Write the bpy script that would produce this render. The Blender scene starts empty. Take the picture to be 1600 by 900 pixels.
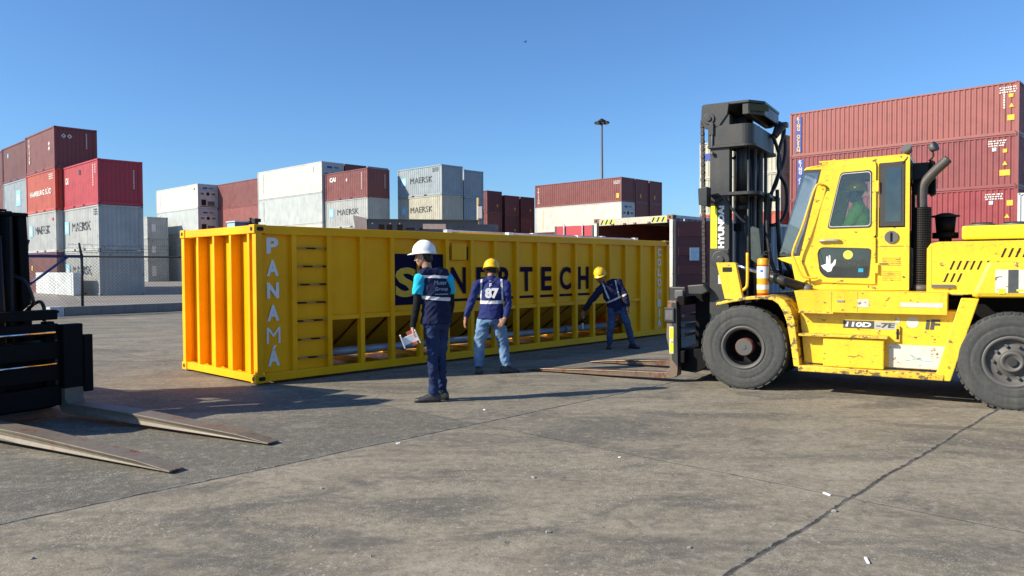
import bpy, bmesh, math, random
from mathutils import Vector, Matrix, noise
R = math.radians
random.seed(7)
scene = bpy.context.scene
col = scene.collection

# ------------------------------------------------------------ camera, sky, sun, exposure
cd = bpy.data.cameras.new("camera"); cam = bpy.data.objects.new("camera", cd); col.objects.link(cam)
cd.sensor_width = 36.0; cd.lens = 1188.9 / 1600 * 36; cd.clip_end = 3000; cd.clip_start = 0.05
cam.location = (0, 0, 1.53)
cam.matrix_world = Matrix.Translation((0, 0, 1.53)) @ Matrix.Rotation(R(90) - 0.0269, 4, 'X') @ Matrix.Rotation(-0.0051, 4, 'Z')
scene.camera = cam
SUN_DIR = Vector((-0.954, -0.30, 0)).normalized()      # horizontal direction towards the sun
SUN_EL = R(31)
world = bpy.data.worlds.new("World"); scene.world = world; world.use_nodes = True
wn = world.node_tree.nodes; wl = world.node_tree.links
sky = wn.new('ShaderNodeTexSky'); sky.sky_type = 'NISHITA'; sky.sun_disc = False
sky.sun_elevation = SUN_EL; sky.sun_rotation = math.atan2(SUN_DIR.x, SUN_DIR.y)
sky.air_density = 1.0; sky.dust_density = 0.6; sky.ozone_density = 2.6; sky.altitude = 0
bg = wn['Background']; bg.inputs['Strength'].default_value = 0.083
tint = wn.new('ShaderNodeMix'); tint.data_type = 'RGBA'; tint.blend_type = 'MULTIPLY'; tint.inputs[0].default_value = 1
tint.inputs[7].default_value = (.67, .99, 1.34, 1)      # the clear, deep blue of that afternoon
wl.new(sky.outputs[0], tint.inputs[6]); wl.new(tint.outputs[2], bg.inputs['Color'])
sl = bpy.data.lights.new("sun", 'SUN'); sl.energy = 5.0; sl.angle = R(0.55); sl.color = (1.0, 0.89, 0.70)
sun = bpy.data.objects.new("sun", sl); col.objects.link(sun)
sdir = Vector((SUN_DIR.x * math.cos(SUN_EL), SUN_DIR.y * math.cos(SUN_EL), math.sin(SUN_EL)))
sun.rotation_euler = (-sdir).to_track_quat('-Z', 'Y').to_euler()
sun.location = (-20, -6, 15)
scene.view_settings.view_transform = 'Standard'; scene.view_settings.look = 'None'
scene.view_settings.gamma = 1; scene.view_settings.exposure = 0.64
scene.render.resolution_x = 1024; scene.render.resolution_y = 576

# ------------------------------------------------------------ frames shared by the yard
YAW = 0.8095
U = Vector((math.cos(YAW), math.sin(YAW), 0)); V = Vector((-math.sin(YAW), math.cos(YAW), 0))
C0 = Vector((-3.3445, 9.8942, 0))                       # near corner of the yellow container

# ------------------------------------------------------------ materials
class NT:
    def __init__(s, name):
        s.m = bpy.data.materials.new(name); s.m.use_nodes = True
        s.n = s.m.node_tree.nodes; s.l = s.m.node_tree.links
        s.b = s.n['Principled BSDF']; s.tc = s.n.new('ShaderNodeTexCoord')
    def coord(s, scale=(1, 1, 1), rot=(0, 0, 0), loc=(0, 0, 0), obj=True):
        mp = s.n.new('ShaderNodeMapping'); mp.inputs['Scale'].default_value = scale
        mp.inputs['Rotation'].default_value = rot; mp.inputs['Location'].default_value = loc
        s.l.new(s.tc.outputs['Object'], mp.inputs[0]); return mp.outputs[0]
    def noise(s, sc, det=4, rough=.55, vec=None, dist=0):
        t = s.n.new('ShaderNodeTexNoise'); t.inputs['Scale'].default_value = sc
        t.inputs['Detail'].default_value = det; t.inputs['Roughness'].default_value = rough
        t.inputs['Distortion'].default_value = dist
        s.l.new(vec if vec else s.tc.outputs['Object'], t.inputs['Vector']); return t.outputs['Fac']
    def vor(s, sc, vec=None, feat='F1', out='Distance', rnd=1):
        t = s.n.new('ShaderNodeTexVoronoi'); t.feature = feat; t.inputs['Scale'].default_value = sc
        t.inputs['Randomness'].default_value = rnd
        s.l.new(vec if vec else s.tc.outputs['Object'], t.inputs['Vector']); return t.outputs[out]
    def ramp(s, f, a, b, ca=0.0, cb=1.0):
        r = s.n.new('ShaderNodeMapRange'); r.inputs['From Min'].default_value = a; r.inputs['From Max'].default_value = b
        r.inputs['To Min'].default_value = ca; r.inputs['To Max'].default_value = cb
        s.l.new(f, r.inputs['Value']); return r.outputs[0]
    def math(s, op, a, b=None):
        m = s.n.new('ShaderNodeMath'); m.operation = op
        for i, v in enumerate((a, b)):
            if v is None: continue
            if isinstance(v, (int, float)): m.inputs[i].default_value = v
            else: s.l.new(v, m.inputs[i])
        return m.outputs[0]
    def mix(s, f, a, b, mode='MIX'):
        m = s.n.new('ShaderNodeMix'); m.data_type = 'RGBA'; m.blend_type = mode
        for sock, v in ((m.inputs[0], f), (m.inputs[6], a), (m.inputs[7], b)):
            if isinstance(v, (int, float)): sock.default_value = v
            elif isinstance(v, (tuple, list)): sock.default_value = (*v[:3], 1)
            else: s.l.new(v, sock)
        return m.outputs[2]
    def bump(s, h, strength=.3, dist=.01):
        b = s.n.new('ShaderNodeBump'); b.inputs['Strength'].default_value = strength
        b.inputs['Distance'].default_value = dist; s.l.new(h, b.inputs['Height'])
        s.l.new(b.outputs[0], s.b.inputs['Normal'])
    def set(s, **k):
        for a, v in k.items():
            i = s.b.inputs[{'col': 'Base Color', 'rough': 'Roughness', 'metal': 'Metallic', 'spec': 'Specular IOR Level', 'alpha': 'Alpha', 'coat': 'Coat Weight'}[a]]
            if isinstance(v, (int, float)): i.default_value = v
            elif isinstance(v, (tuple, list)): i.default_value = (*v[:3], 1)
            else: s.l.new(v, i)
        return s.m

MC = {}
def mat_paint(name, c, rough=.45, dirt=.25, rust=0.0, dirtcol=(.09, .075, .06), metal=0, spec=.5, seed=0, bump=.0, chips=0):
    """painted or bare surface: blotchy tone, grime, vertical rust runs, chips; all fixed to the object"""
    if name in MC: return MC[name]
    t = NT(name)
    oi = t.n.new('ShaderNodeObjectInfo')
    big = t.noise(1.3, 5, .6, t.coord(loc=(seed, seed, 0)))
    fine = t.noise(26, 4, .6)
    c1 = t.mix(t.ramp(big, .3, .7), tuple(x * .86 for x in c), tuple(min(1, x * 1.1 + .004) for x in c))
    c1 = t.mix(t.math('MULTIPLY', t.ramp(fine, .42, .75), dirt * .7), c1, dirtcol)
    streak = t.noise(1.0, 6, .65, t.coord(scale=(9, 9, .55), loc=(seed * 3, 1, 0)))
    c1 = t.mix(t.math('MULTIPLY', t.ramp(streak, .50, .78), dirt), c1, dirtcol)
    if rust > 0:
        rn = t.noise(3.2, 7, .7, t.coord(scale=(1.6, 1.6, .7), loc=(2, seed, 5)))
        th = .70 - rust * .22
        c1 = t.mix(t.ramp(rn, th, th + .07), c1, t.mix(t.ramp(fine, .4, .6), (.11, .035, .014), (.20, .075, .03)))
        sp = t.noise(38, 3, .6); c1 = t.mix(t.math('MULTIPLY', t.ramp(sp, .70, .74), rust * 1.2), c1, (.09, .035, .02))
    if chips > 0:
        cn = t.noise(11, 8, .72, t.coord(scale=(1, 1, 1.6), loc=(seed, 9, 3)))
        c1 = t.mix(t.ramp(cn, .66 - chips * .08, .675 - chips * .08), c1, (.10, .07, .05))
    c1 = t.mix(t.ramp(oi.outputs['Random'], 0, 1, 0, .10), c1, tuple(x * .7 for x in c))
    if bump: t.bump(fine, bump, .004)
    else: t.bump(t.noise(6, 3, .5), .06, .02)
    MC[name] = t.set(col=c1, rough=t.ramp(big, .3, .7, max(.05, rough - .1), min(1, rough + .12)), metal=metal, spec=spec)
    return MC[name]
def mat_plain(name, c, rough=.5, metal=0, spec=.5, coat=0, var=.12, sc=14):
    if name in MC: return MC[name]
    t = NT(name)
    n = t.noise(sc, 5, .6)
    MC[name] = t.set(col=t.mix(t.ramp(n, .3, .7), tuple(x * (1 - var) for x in c), tuple(min(1, x * (1 + var)) for x in c)),
                     rough=t.ramp(n, .3, .7, max(.03, rough - .06), min(1, rough + .08)), metal=metal, spec=spec, coat=coat)
    return MC[name]
def mat_glass(name, tint, refl=.12, opac=.25, body=(.05, .07, .08)):
    t = NT(name); n, l = t.n, t.l
    tr = n.new('ShaderNodeBsdfTransparent'); tr.inputs[0].default_value = (*tint, 1)
    gl = n.new('ShaderNodeBsdfGlossy'); gl.inputs['Roughness'].default_value = .03; gl.inputs[0].default_value = (.9, .95, 1, 1)
    df = n.new('ShaderNodeBsdfDiffuse'); df.inputs[0].default_value = (*body, 1)
    m1 = n.new('ShaderNodeMixShader')
    dn = t.noise(5, 5, .6); l.new(t.ramp(dn, .3, .75, opac * .6, opac * 1.5), m1.inputs[0])
    l.new(tr.outputs[0], m1.inputs[1]); l.new(df.outputs[0], m1.inputs[2])
    fr = n.new('ShaderNodeFresnel'); fr.inputs[0].default_value = 1.5
    a = t.math('ADD', fr.outputs[0], refl)
    m2 = n.new('ShaderNodeMixShader'); l.new(a, m2.inputs[0]); l.new(m1.outputs[0], m2.inputs[1]); l.new(gl.outputs[0], m2.inputs[2])
    l.new(m2.outputs[0], n['Material Output'].inputs[0]); return t.m

YEL = (.97, .445, .001)
M = dict(
    yellow=mat_paint('container_yellow', YEL, .42, .12, seed=1, dirtcol=(.55, .24, .02), spec=.22),
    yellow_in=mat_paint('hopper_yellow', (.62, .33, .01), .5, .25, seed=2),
    navy=mat_plain('navy_print', (.006, .006, .034), .7, spec=.1),
    white_print=mat_plain('white_print', (.75, .76, .78), .5, var=.04),
    pipe=mat_plain('galvanised_pipe', (.32, .36, .42), .4, metal=.3),
    galv=mat_plain('galvanised_steel', (.55, .56, .57), .35, metal=.7),
    truck=mat_paint('truck_yellow', (.84, .56, .025), .36, .24, chips=.62, seed=4, dirtcol=(.20, .13, .05)),
    truck_worn=mat_paint('truck_yellow_worn', (.80, .52, .03), .45, .50, chips=1.5, seed=6, dirtcol=(.16, .11, .06)),
    truck_bright=mat_paint('truck_yellow_bright', (.84, .68, .012), .4, .15, seed=8, chips=.3),
    black=mat_paint('mast_black', (.024, .026, .028), .42, .35, seed=3, dirtcol=(.075, .065, .055), bump=.15),
    deep_black=mat_plain('near_black', (.0055, .0055, .006), .65, var=.35, spec=.14),  # black parts; on the left truck it also puts shade into the colour
    dark=mat_plain('dark_steel', (.012, .012, .013), .55, spec=.3),
    rubber=mat_paint('tyre_rubber', (.050, .053, .055), .75, .55, seed=5, dirtcol=(.115, .11, .10), spec=.25, bump=.35),
    rimgrey=mat_paint('rim_grey', (.085, .085, .085), .55, .5, rust=.35, seed=9, bump=.2),
    hubred=mat_plain('hub_rust', (.14, .035, .02), .7),
    fork=mat_paint('fork_steel', (.20, .145, .105), .42, .45, rust=.8, metal=.35, seed=12, bump=.3),
    forkbright=mat_paint('fork_steel_bright', (.17, .145, .115), .55, .6, rust=.6, metal=.1, dirtcol=(.10, .075, .05), seed=13, bump=.25),
    chrome=mat_plain('chrome', (.75, .75, .75), .12, metal=1),
    rubberhose=mat_plain('hose_rubber', (.012, .012, .012), .45),
    glass=mat_glass('cab_glass', (.92, .98, .96), .01, .035, (.16, .22, .22)),
    glassd=mat_glass('dark_cab_glass', (.16, .20, .20), .06, .55, (.045, .06, .065)),
    screen=mat_glass('windscreen_glass', (.94, .96, .97), .07, .09, (.22, .24, .28)),
    seal=mat_plain('window_seal', (.035, .033, .033), .6),
    trim=mat_plain('window_trim', (.62, .60, .58), .35, metal=.3),
    grey=mat_plain('grey_plastic', (.10, .10, .105), .5),
    silver=mat_plain('silver_handle', (.42, .41, .40), .35, metal=.6),
    sticker=mat_paint('white_sticker', (.66, .62, .55), .5, .35, chips=.8, seed=17),
    stickerb=mat_plain('plate_dark', (.06, .065, .07), .5),
    lime=mat_plain('lime_sticker', (.62, .85, .02), .5),
    hose_y=mat_paint('handrail_yellow', (.80, .48, .02), .4, .2, chips=.4, seed=21),
    conc=mat_paint('kerb_concrete', (.25, .24, .22), .85, .5, seed=31, bump=.5),
    fenceblk=mat_plain('fence_post_dark', (.02, .022, .03), .5),
    fenceblue=mat_plain('fence_blue', (.018, .045, .16), .5),
    wire=mat_plain('fence_wire', (.10, .10, .10), .5, metal=.5),
    frameblue=mat_plain('steel_blue', (.045, .09, .16), .5, metal=.2),
    wood=mat_plain('wood_post', (.34, .26, .15), .8),
)

# ------------------------------------------------------------ mesh builder
TXT = {}
def text_geo(body, bold):
    key = (body, bold)
    if key in TXT: return TXT[key]
    cu = bpy.data.curves.new('letters', 'FONT'); cu.body = body; cu.offset = bold; cu.resolution_u = 3
    o = bpy.data.objects.new('letters', cu); col.objects.link(o)
    dg = bpy.context.evaluated_depsgraph_get(); dg.update()
    me = bpy.data.meshes.new_from_object(o.evaluated_get(dg))
    vs = [v.co.copy() for v in me.vertices]; fs = [tuple(p.vertices) for p in me.polygons]
    x0 = min(v.x for v in vs); x1 = max(v.x for v in vs); y0 = min(v.y for v in vs); y1 = max(v.y for v in vs)
    bpy.data.objects.remove(o); bpy.data.curves.remove(cu); bpy.data.meshes.remove(me)
    TXT[key] = (vs, fs, x0, x1, y0, y1); return TXT[key]

class MB:
    def __init__(s): s.v = []; s.f = []; s.mi = []; s.sm = []; s.mats = []; s.X = Matrix.Identity(4)
    def mid(s, m):
        if m not in s.mats: s.mats.append(m)
        return s.mats.index(m)
    def add(s, vs, fs, m, smooth=False):
        b = len(s.v); s.v += [s.X @ Vector(v) for v in vs]; i = s.mid(m)
        for f in fs: s.f.append([b + k for k in f]); s.mi.append(i); s.sm.append(smooth)
    def box(s, x0, x1, y0, y1, z0, z1, m, Mx=None):
        vs = [Vector((x, y, z)) for x in (x0, x1) for y in (y0, y1) for z in (z0, z1)]
        if Mx: vs = [Mx @ v for v in vs]
        s.add(vs, [(0, 1, 3, 2), (4, 6, 7, 5), (0, 4, 5, 1), (2, 3, 7, 6), (0, 2, 6, 4), (1, 5, 7, 3)], m)
    def prism(s, poly, ax, a0, a1, m, smooth=False):
        """poly in the plane across axis ax: x -> (y,z), y -> (x,z), z -> (x,y)"""
        def P(p, a): return {'x': (a, p[0], p[1]), 'y': (p[0], a, p[1]), 'z': (p[0], p[1], a)}[ax]
        n = len(poly); vs = [P(p, a0) for p in poly] + [P(p, a1) for p in poly]
        fs = [tuple(range(n)), tuple(range(2 * n - 1, n - 1, -1))]
        s.add(vs, fs, m)
        b = len(s.v) - 2 * n; i = s.mid(m)
        for k in range(n):
            s.f.append([b + k, b + n + k, b + n + (k + 1) % n, b + (k + 1) % n]); s.mi.append(i); s.sm.append(smooth)
    def ringed(s, rings, m, caps=True, smooth=True, closed=True):
        n = len(rings[0]); vs = [p for r in rings for p in r]; fs = []
        for i in range(len(rings) - 1):
            for k in range(n if closed else n - 1):
                a = i * n + k; b = i * n + (k + 1) % n; fs.append((a, b, b + n, a + n))
        s.add(vs, fs, m, smooth)
        if caps:
            s.add(rings[0], [tuple(range(n))[::-1]], m); s.add(rings[-1], [tuple(range(n))], m)
    def cyl(s, p0, p1, r0, m, r1=None, n=16, caps=True, smooth=True):
        p0 = Vector(p0); p1 = Vector(p1); r1 = r0 if r1 is None else r1
        d = (p1 - p0).normalized(); a = d.orthogonal().normalized(); b = d.cross(a)
        s.ringed([[p + a * (r * math.cos(2 * math.pi * k / n)) + b * (r * math.sin(2 * math.pi * k / n)) for k in range(n)] for p, r in ((p0, r0), (p1, r1))], m, caps, smooth)
    def tube(s, pts, r, m, n=8, sub=6):
        P = [Vector(p) for p in pts]
        if sub > 1 and len(P) > 2:
            Q = []
            for i in range(len(P) - 1):
                p0 = P[max(i - 1, 0)]; p1 = P[i]; p2 = P[i + 1]; p3 = P[min(i + 2, len(P) - 1)]
                for k in range(sub):
                    t = k / sub
                    Q.append(.5 * ((2 * p1) + (p2 - p0) * t + (2 * p0 - 5 * p1 + 4 * p2 - p3) * t * t + (3 * p1 - p0 - 3 * p2 + p3) * t ** 3))
            Q.append(P[-1]); P = Q
        a = None; rings = []
        for i, p in enumerate(P):
            d = (P[min(i + 1, len(P) - 1)] - P[max(i - 1, 0)]).normalized()
            a = (a - d * a.dot(d)).normalized() if a else d.orthogonal().normalized()
            b = d.cross(a); rr = r[i * (len(r) - 1) // max(1, len(P) - 1)] if isinstance(r, list) else r
            rings.append([p + a * (rr * math.cos(2 * math.pi * k / n)) + b * (rr * math.sin(2 * math.pi * k / n)) for k in range(n)])
        s.ringed(rings, m)
    def lathe(s, prof, o, ax, m, n=40, smooth=True, mats=None):
        """prof: (axial, radius) pairs round axis ax from origin o"""
        o = Vector(o); d = Vector(ax).normalized(); a = d.orthogonal().normalized(); b = d.cross(a)
        for i in range(len(prof) - 1):
            rings = [[o + d * t + a * (r * math.cos(2 * math.pi * k / n)) + b * (r * math.sin(2 * math.pi * k / n)) for k in range(n)] for t, r in prof[i:i + 2]]
            s.ringed(rings, mats[i] if mats else m, False, smooth)
    def ball(s, c, r, m, n=12):
        c = Vector(c); r = Vector(r if hasattr(r, '__len__') else (r, r, r))
        rings = []
        for i in range(1, n):
            th = math.pi * i / n
            rings.append([c + Vector((r.x * math.sin(th) * math.cos(2 * math.pi * k / (2 * n)), r.y * math.sin(th) * math.sin(2 * math.pi * k / (2 * n)), -r.z * math.cos(th))) for k in range(2 * n)])
        s.ringed(rings, m)
    def text(s, body, o, xd, yd, h, m, bold=.02, w=None, align='c', mirror=False):
        vs, fs, x0, x1, y0, y1 = text_geo(body, bold); k = h / (y1 - y0)
        kx = w / (x1 - x0) if w else k
        ox = {'c': (x0 + x1) / 2, 'l': x0, 'r': x1}[align]; o = Vector(o); xd = Vector(xd).normalized(); yd = Vector(yd).normalized()
        s.add([o + xd * ((v.x - ox) * kx) + yd * ((v.y - (y0 + y1) / 2) * k) for v in vs], fs, m)
    def flat(s, pts2, o, xd, yd, m):
        o = Vector(o); xd = Vector(xd).normalized(); yd = Vector(yd).normalized()
        s.add([o + xd * a + yd * b for a, b in pts2], [tuple(range(len(pts2)))], m)
    def rect(s, o, xd, yd, w, h, m): s.flat([(-w / 2, -h / 2), (w / 2, -h / 2), (w / 2, h / 2), (-w / 2, h / 2)], o, xd, yd, m)
    def mesh(s, name):
        me = bpy.data.meshes.new(name); me.from_pydata([tuple(v) for v in s.v], [], s.f)
        for m in s.mats: me.materials.append(m)
        me.polygons.foreach_set('material_index', s.mi); me.polygons.foreach_set('use_smooth', s.sm)
        me.update(); return me
    def build(s, name, parent=None, bevel=0, label=None, fixn=True):
        me = s.mesh(name)
        if fixn:
            bm = bmesh.new(); bm.from_mesh(me); bmesh.ops.remove_doubles(bm, verts=bm.verts, dist=1e-5)
            bmesh.ops.recalc_face_normals(bm, faces=bm.faces)
            bm.to_mesh(me); bm.free()
        o = bpy.data.objects.new(name, me); col.objects.link(o)
        if parent: o.parent = parent
        if bevel:
            b = o.modifiers.new('bevel', 'BEVEL'); b.width = bevel; b.segments = 2; b.limit_method = 'ANGLE'; b.angle_limit = R(40)
        if label: o['label'] = label
        return o
def thing(name, label, cat, loc=(0, 0, 0), rz=0, group=None):
    o = bpy.data.objects.new(name, None); col.objects.link(o); o.location = loc; o.rotation_euler = (0, 0, rz)
    o.empty_display_size = .3; o['label'] = label; o['category'] = cat
    if group: o['group'] = group
    return o
def tag(o, label, cat, group=None):
    o['label'] = label; o['category'] = cat
    if group: o['group'] = group
    return o
def struct(o): o['kind'] = 'structure'; return o
def place(o, loc, rz=0): o.location = loc; o.rotation_euler = (0, 0, rz); return o

# ------------------------------------------------------------ the ground
def ground_material():
    t = NT('yard_concrete')
    # slab frame: x along U, y along V, origin at the near corner of the yellow container
    mp = t.n.new('ShaderNodeMapping'); mp.vector_type = 'TEXTURE'
    mp.inputs['Location'].default_value = (C0.x, C0.y, 0); mp.inputs['Rotation'].default_value = (0, 0, YAW)
    t.l.new(t.tc.outputs['Object'], mp.inputs[0]); S = mp.outputs[0]
    wob = t.noise(1.1, 3, .6, S)
    sx = t.n.new('ShaderNodeSeparateXYZ'); t.l.new(S, sx.inputs[0])
    jag = t.noise(9, 4, .7, S)
    w1 = t.math('MULTIPLY', t.math('SUBTRACT', wob, .5), .10); w2 = t.math('MULTIPLY', t.math('SUBTRACT', jag, .5), .055)
    vv = t.math('ADD', t.math('ADD', sx.outputs[1], w1), w2); uu = t.math('ADD', t.math('ADD', sx.outputs[0], w1), w2)
    def slab(x, off, per):
        q = t.math('DIVIDE', t.math('SUBTRACT', x, off), per)
        fl = t.math('FLOOR', q); fr = t.math('SUBTRACT', q, fl)
        e = t.math('MULTIPLY', t.math('MINIMUM', fr, t.math('SUBTRACT', 1.0, fr)), per); return fl, e
    fv, ev = slab(vv, -3.88, 3.55); fu, eu = slab(uu, .28, 6.2)
    cmb = t.n.new('ShaderNodeCombineXYZ'); t.l.new(fu, cmb.inputs[0]); t.l.new(fv, cmb.inputs[1])
    wnz = t.n.new('ShaderNodeTexWhiteNoise'); t.l.new(cmb.outputs[0], wnz.inputs[0]); slabtone = wnz.outputs['Value']
    blot = t.noise(.55, 6, .62, S, .4)
    mid = t.noise(2.6, 7, .66, S, .3)
    fine = t.noise(34, 5, .7)
    base = t.mix(t.ramp(blot, .32, .68), (.150, .135, .115), (.255, .228, .192))
    base = t.mix(t.ramp(mid, .36, .66), base, (.20, .182, .158))
    base = t.mix(t.ramp(slabtone, 0, 1, 0, .42), base, (.13, .128, .122))
    # slab left of the long seam: darker tar-bound aggregate
    zone = t.math('MULTIPLY', t.ramp(sx.outputs[1], -3.90, -3.86), t.ramp(sx.outputs[0], .36, .24))
    zone = t.math('MULTIPLY', zone, t.ramp(sx.outputs[1], -.2, .5, 1, .25))
    base = t.mix(t.math('MULTIPLY', zone, .72), base, (.080, .082, .082))
    # tyre dirt and oil, dragged along the driving direction
    drag = t.noise(1.0, 6, .62, t.coord(scale=(.5, 2.3, 1), rot=(0, 0, R(30))), .5)
    base = t.mix(t.math('MULTIPLY', t.ramp(drag, .50, .72), .62), base, (.070, .068, .066))
    oil = t.noise(2.2, 5, .6, t.coord(loc=(4, 7, 0)), .6)
    base = t.mix(t.math('MULTIPLY', t.ramp(oil, .60, .72), .55), base, (.055, .053, .050))
    light = t.noise(1.7, 6, .7, t.coord(loc=(11, 3, 0), scale=(.6, 1.5, 1), rot=(0, 0, R(-14))), .4)
    base = t.mix(t.math('MULTIPLY', t.ramp(light, .55, .74), .5), base, (.33, .30, .26))
    # exposed aggregate
    ag = t.vor(42); agm = t.math('MULTIPLY', t.ramp(ag, .34, .20), t.math('MAXIMUM', t.ramp(t.noise(.9, 5, .6, t.coord(loc=(3, 9, 1))), .48, .62), t.math('MULTIPLY', zone, .6)))
    agc = t.vor(42, out='Color')
    base = t.mix(t.math('MULTIPLY', agm, .55), base, t.mix(t.ramp(agc, 0, 1), (.10, .10, .10), (.42, .39, .34)))
    grit = t.vor(150, out='Color')
    base = t.mix(.30, base, t.mix(t.ramp(grit, .1, .9), (.26, .26, .26), (.74, .73, .71)), 'OVERLAY')
    base = t.mix(1.0, base, (1.20, 1.17, 1.03), 'MULTIPLY')
    base = t.mix(t.math('MULTIPLY', t.ramp(fine, .55, .8), .35), base, (.07, .068, .065))
    bl2 = t.noise(.95, 7, .68, t.coord(loc=(31, 17, 0), scale=(.7, 1.4, 1), rot=(0, 0, R(12))), .8)
    base = t.mix(t.math('MULTIPLY', t.ramp(bl2, .50, .62), .75), base, (.095, .090, .078))
    base = t.mix(t.math('MULTIPLY', t.ramp(bl2, .44, .30), .45), base, (.34, .30, .235))
    sp1 = t.noise(13, 8, .78, S, .2)
    base = t.mix(t.math('MULTIPLY', t.ramp(sp1, .50, .66), .55), base, (.085, .082, .078))
    base = t.mix(t.math('MULTIPLY', t.ramp(sp1, .47, .34), .55), base, (.36, .335, .30))
    sp2 = t.noise(4.5, 9, .74, t.coord(loc=(21, 5, 0), scale=(.8, 1.5, 1), rot=(0, 0, R(20))), .5)
    base = t.mix(t.math('MULTIPLY', t.ramp(sp2, .53, .66), .50), base, (.095, .092, .090))
    fl = t.vor(19, t.coord(loc=(1, 2, 0))); flm = t.math('MULTIPLY', t.ramp(fl, .20, .12), t.ramp(t.noise(1.4, 5, .6, t.coord(loc=(5, 1, 0))), .50, .60))
    base = t.mix(t.math('MULTIPLY', flm, .7), base, (.46, .43, .38))
    f2 = t.vor(64, t.coord(loc=(9, 2, 0))); f2m = t.math('MULTIPLY', t.ramp(f2, .26, .14), t.ramp(t.noise(2.3, 5, .65, t.coord(loc=(2, 8, 0))), .44, .60))
    base = t.mix(t.math('MULTIPLY', f2m, .75), base, (.50, .48, .42))
    f3 = t.vor(48, t.coord(loc=(4, 6, 0))); f3m = t.math('MULTIPLY', t.ramp(f3, .24, .12), t.ramp(t.noise(1.9, 5, .65, t.coord(loc=(12, 3, 0))), .46, .60))
    base = t.mix(t.math('MULTIPLY', f3m, .7), base, (.05, .05, .048))
    # pits
    pit = t.vor(3.1, t.coord(loc=(.3, .8, 0)), out='Distance'); pitn = t.math('ADD', pit, t.math('MULTIPLY', t.math('SUBTRACT', jag, .5), .12))
    pitm = t.ramp(pitn, .060, .045)
    base = t.mix(t.math('MULTIPLY', pitm, .6), base, (.10, .095, .09))
    # joints: saw cuts and one wider crack
    jm = t.math('MAXIMUM', t.ramp(ev, .020, .008), t.math('MULTIPLY', t.ramp(eu, .013, .006), .45))
    crack = t.vor(.33, t.n.new('ShaderNodeVectorMath').outputs[0], feat='DISTANCE_TO_EDGE')
    vm = [x for x in t.n if x.bl_idname == 'ShaderNodeVectorMath'][0]; vm.operation = 'ADD'
    nz = t.n.new('ShaderNodeTexNoise'); nz.inputs['Scale'].default_value = 2.2; nz.inputs['Detail'].default_value = 7
    t.l.new(t.tc.outputs['Object'], nz.inputs['Vector']); t.l.new(t.tc.outputs['Object'], vm.inputs[0])
    vs = t.n.new('ShaderNodeVectorMath'); vs.operation = 'SCALE'; vs.inputs['Scale'].default_value = .9
    t.l.new(nz.outputs['Color'], vs.inputs[0]); t.l.new(vs.outputs[0], vm.inputs[1])
    ck = t.math('MULTIPLY', t.ramp(crack, .0035, .0015), t.ramp(t.noise(.4, 2, .5, t.coord(loc=(7, 7, 7))), .5, .56))
    jm2 = t.math('MAXIMUM', jm, t.math('MULTIPLY', ck, .10))
    base = t.mix(t.math('MULTIPLY', jm2, .88), base, (.022, .022, .024))
    edge = t.math('MULTIPLY', t.ramp(ev, .07, .02), t.ramp(jag, .45, .62))
    base = t.mix(t.math('MULTIPLY', edge, .35), base, (.30, .29, .27))
    h = t.math('SUBTRACT', t.math('ADD', t.math('MULTIPLY', fine, .5), t.math('ADD', t.math('MULTIPLY', mid, .6), t.math('MULTIPLY', agm, .25))), t.math('MULTIPLY', jm2, 1.6))
    h = t.math('SUBTRACT', h, t.math('MULTIPLY', pitm, 1.0))
    t.bump(h, .55, .012)
    return t.set(col=base, rough=t.ramp(mid, .3, .7, .74, .9), spec=.32)
def sheet(name, pts, z, m):
    mb = MB(); mb.add([(p[0], p[1], z) for p in pts], [tuple(range(len(pts)))], m); o = mb.build(name, fixn=False)
    if o.data.polygons[0].normal.z < 0: o.data.flip_normals()
    return struct(o)
def UV(u, v, z=0): return C0 + U * u + V * v + Vector((0, 0, z))
G = 1500
sheet('ground', [(-G, -G), (G, -G), (G, G), (-G, G)], 0, ground_material())
tp = NT('paver_yard')
pb = tp.n.new('ShaderNodeTexBrick'); pb.inputs['Scale'].default_value = 4; pb.inputs['Mortar Size'].default_value = .02
pb.inputs['Color1'].default_value = (.30, .275, .235, 1); pb.inputs['Color2'].default_value = (.255, .235, .205, 1); pb.inputs['Mortar'].default_value = (.15, .14, .13, 1)
tp.l.new(tp.coord(rot=(0, 0, -YAW)), pb.inputs['Vector'])
tp.set(col=tp.mix(tp.math('MULTIPLY', tp.ramp(tp.noise(.35, 6, .6), .4, .7), .5), pb.outputs[0], (.14, .13, .12)), rough=.85)
sheet('paved_yard', [UV(-60, 19.25), UV(70, 19.25), UV(160, 170), UV(-150, 170)], .05, tp.m)
tw = NT('lane_paint'); tw.set(col=tw.mix(tw.ramp(tw.noise(6, 6, .7), .45, .62), (.42, .41, .38), (.24, .22, .2)), rough=.8)
sheet('painted_line', [UV(3, 29), UV(40, 29), UV(40, 29.14), UV(3, 29.14)], .055, tw.m)

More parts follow.
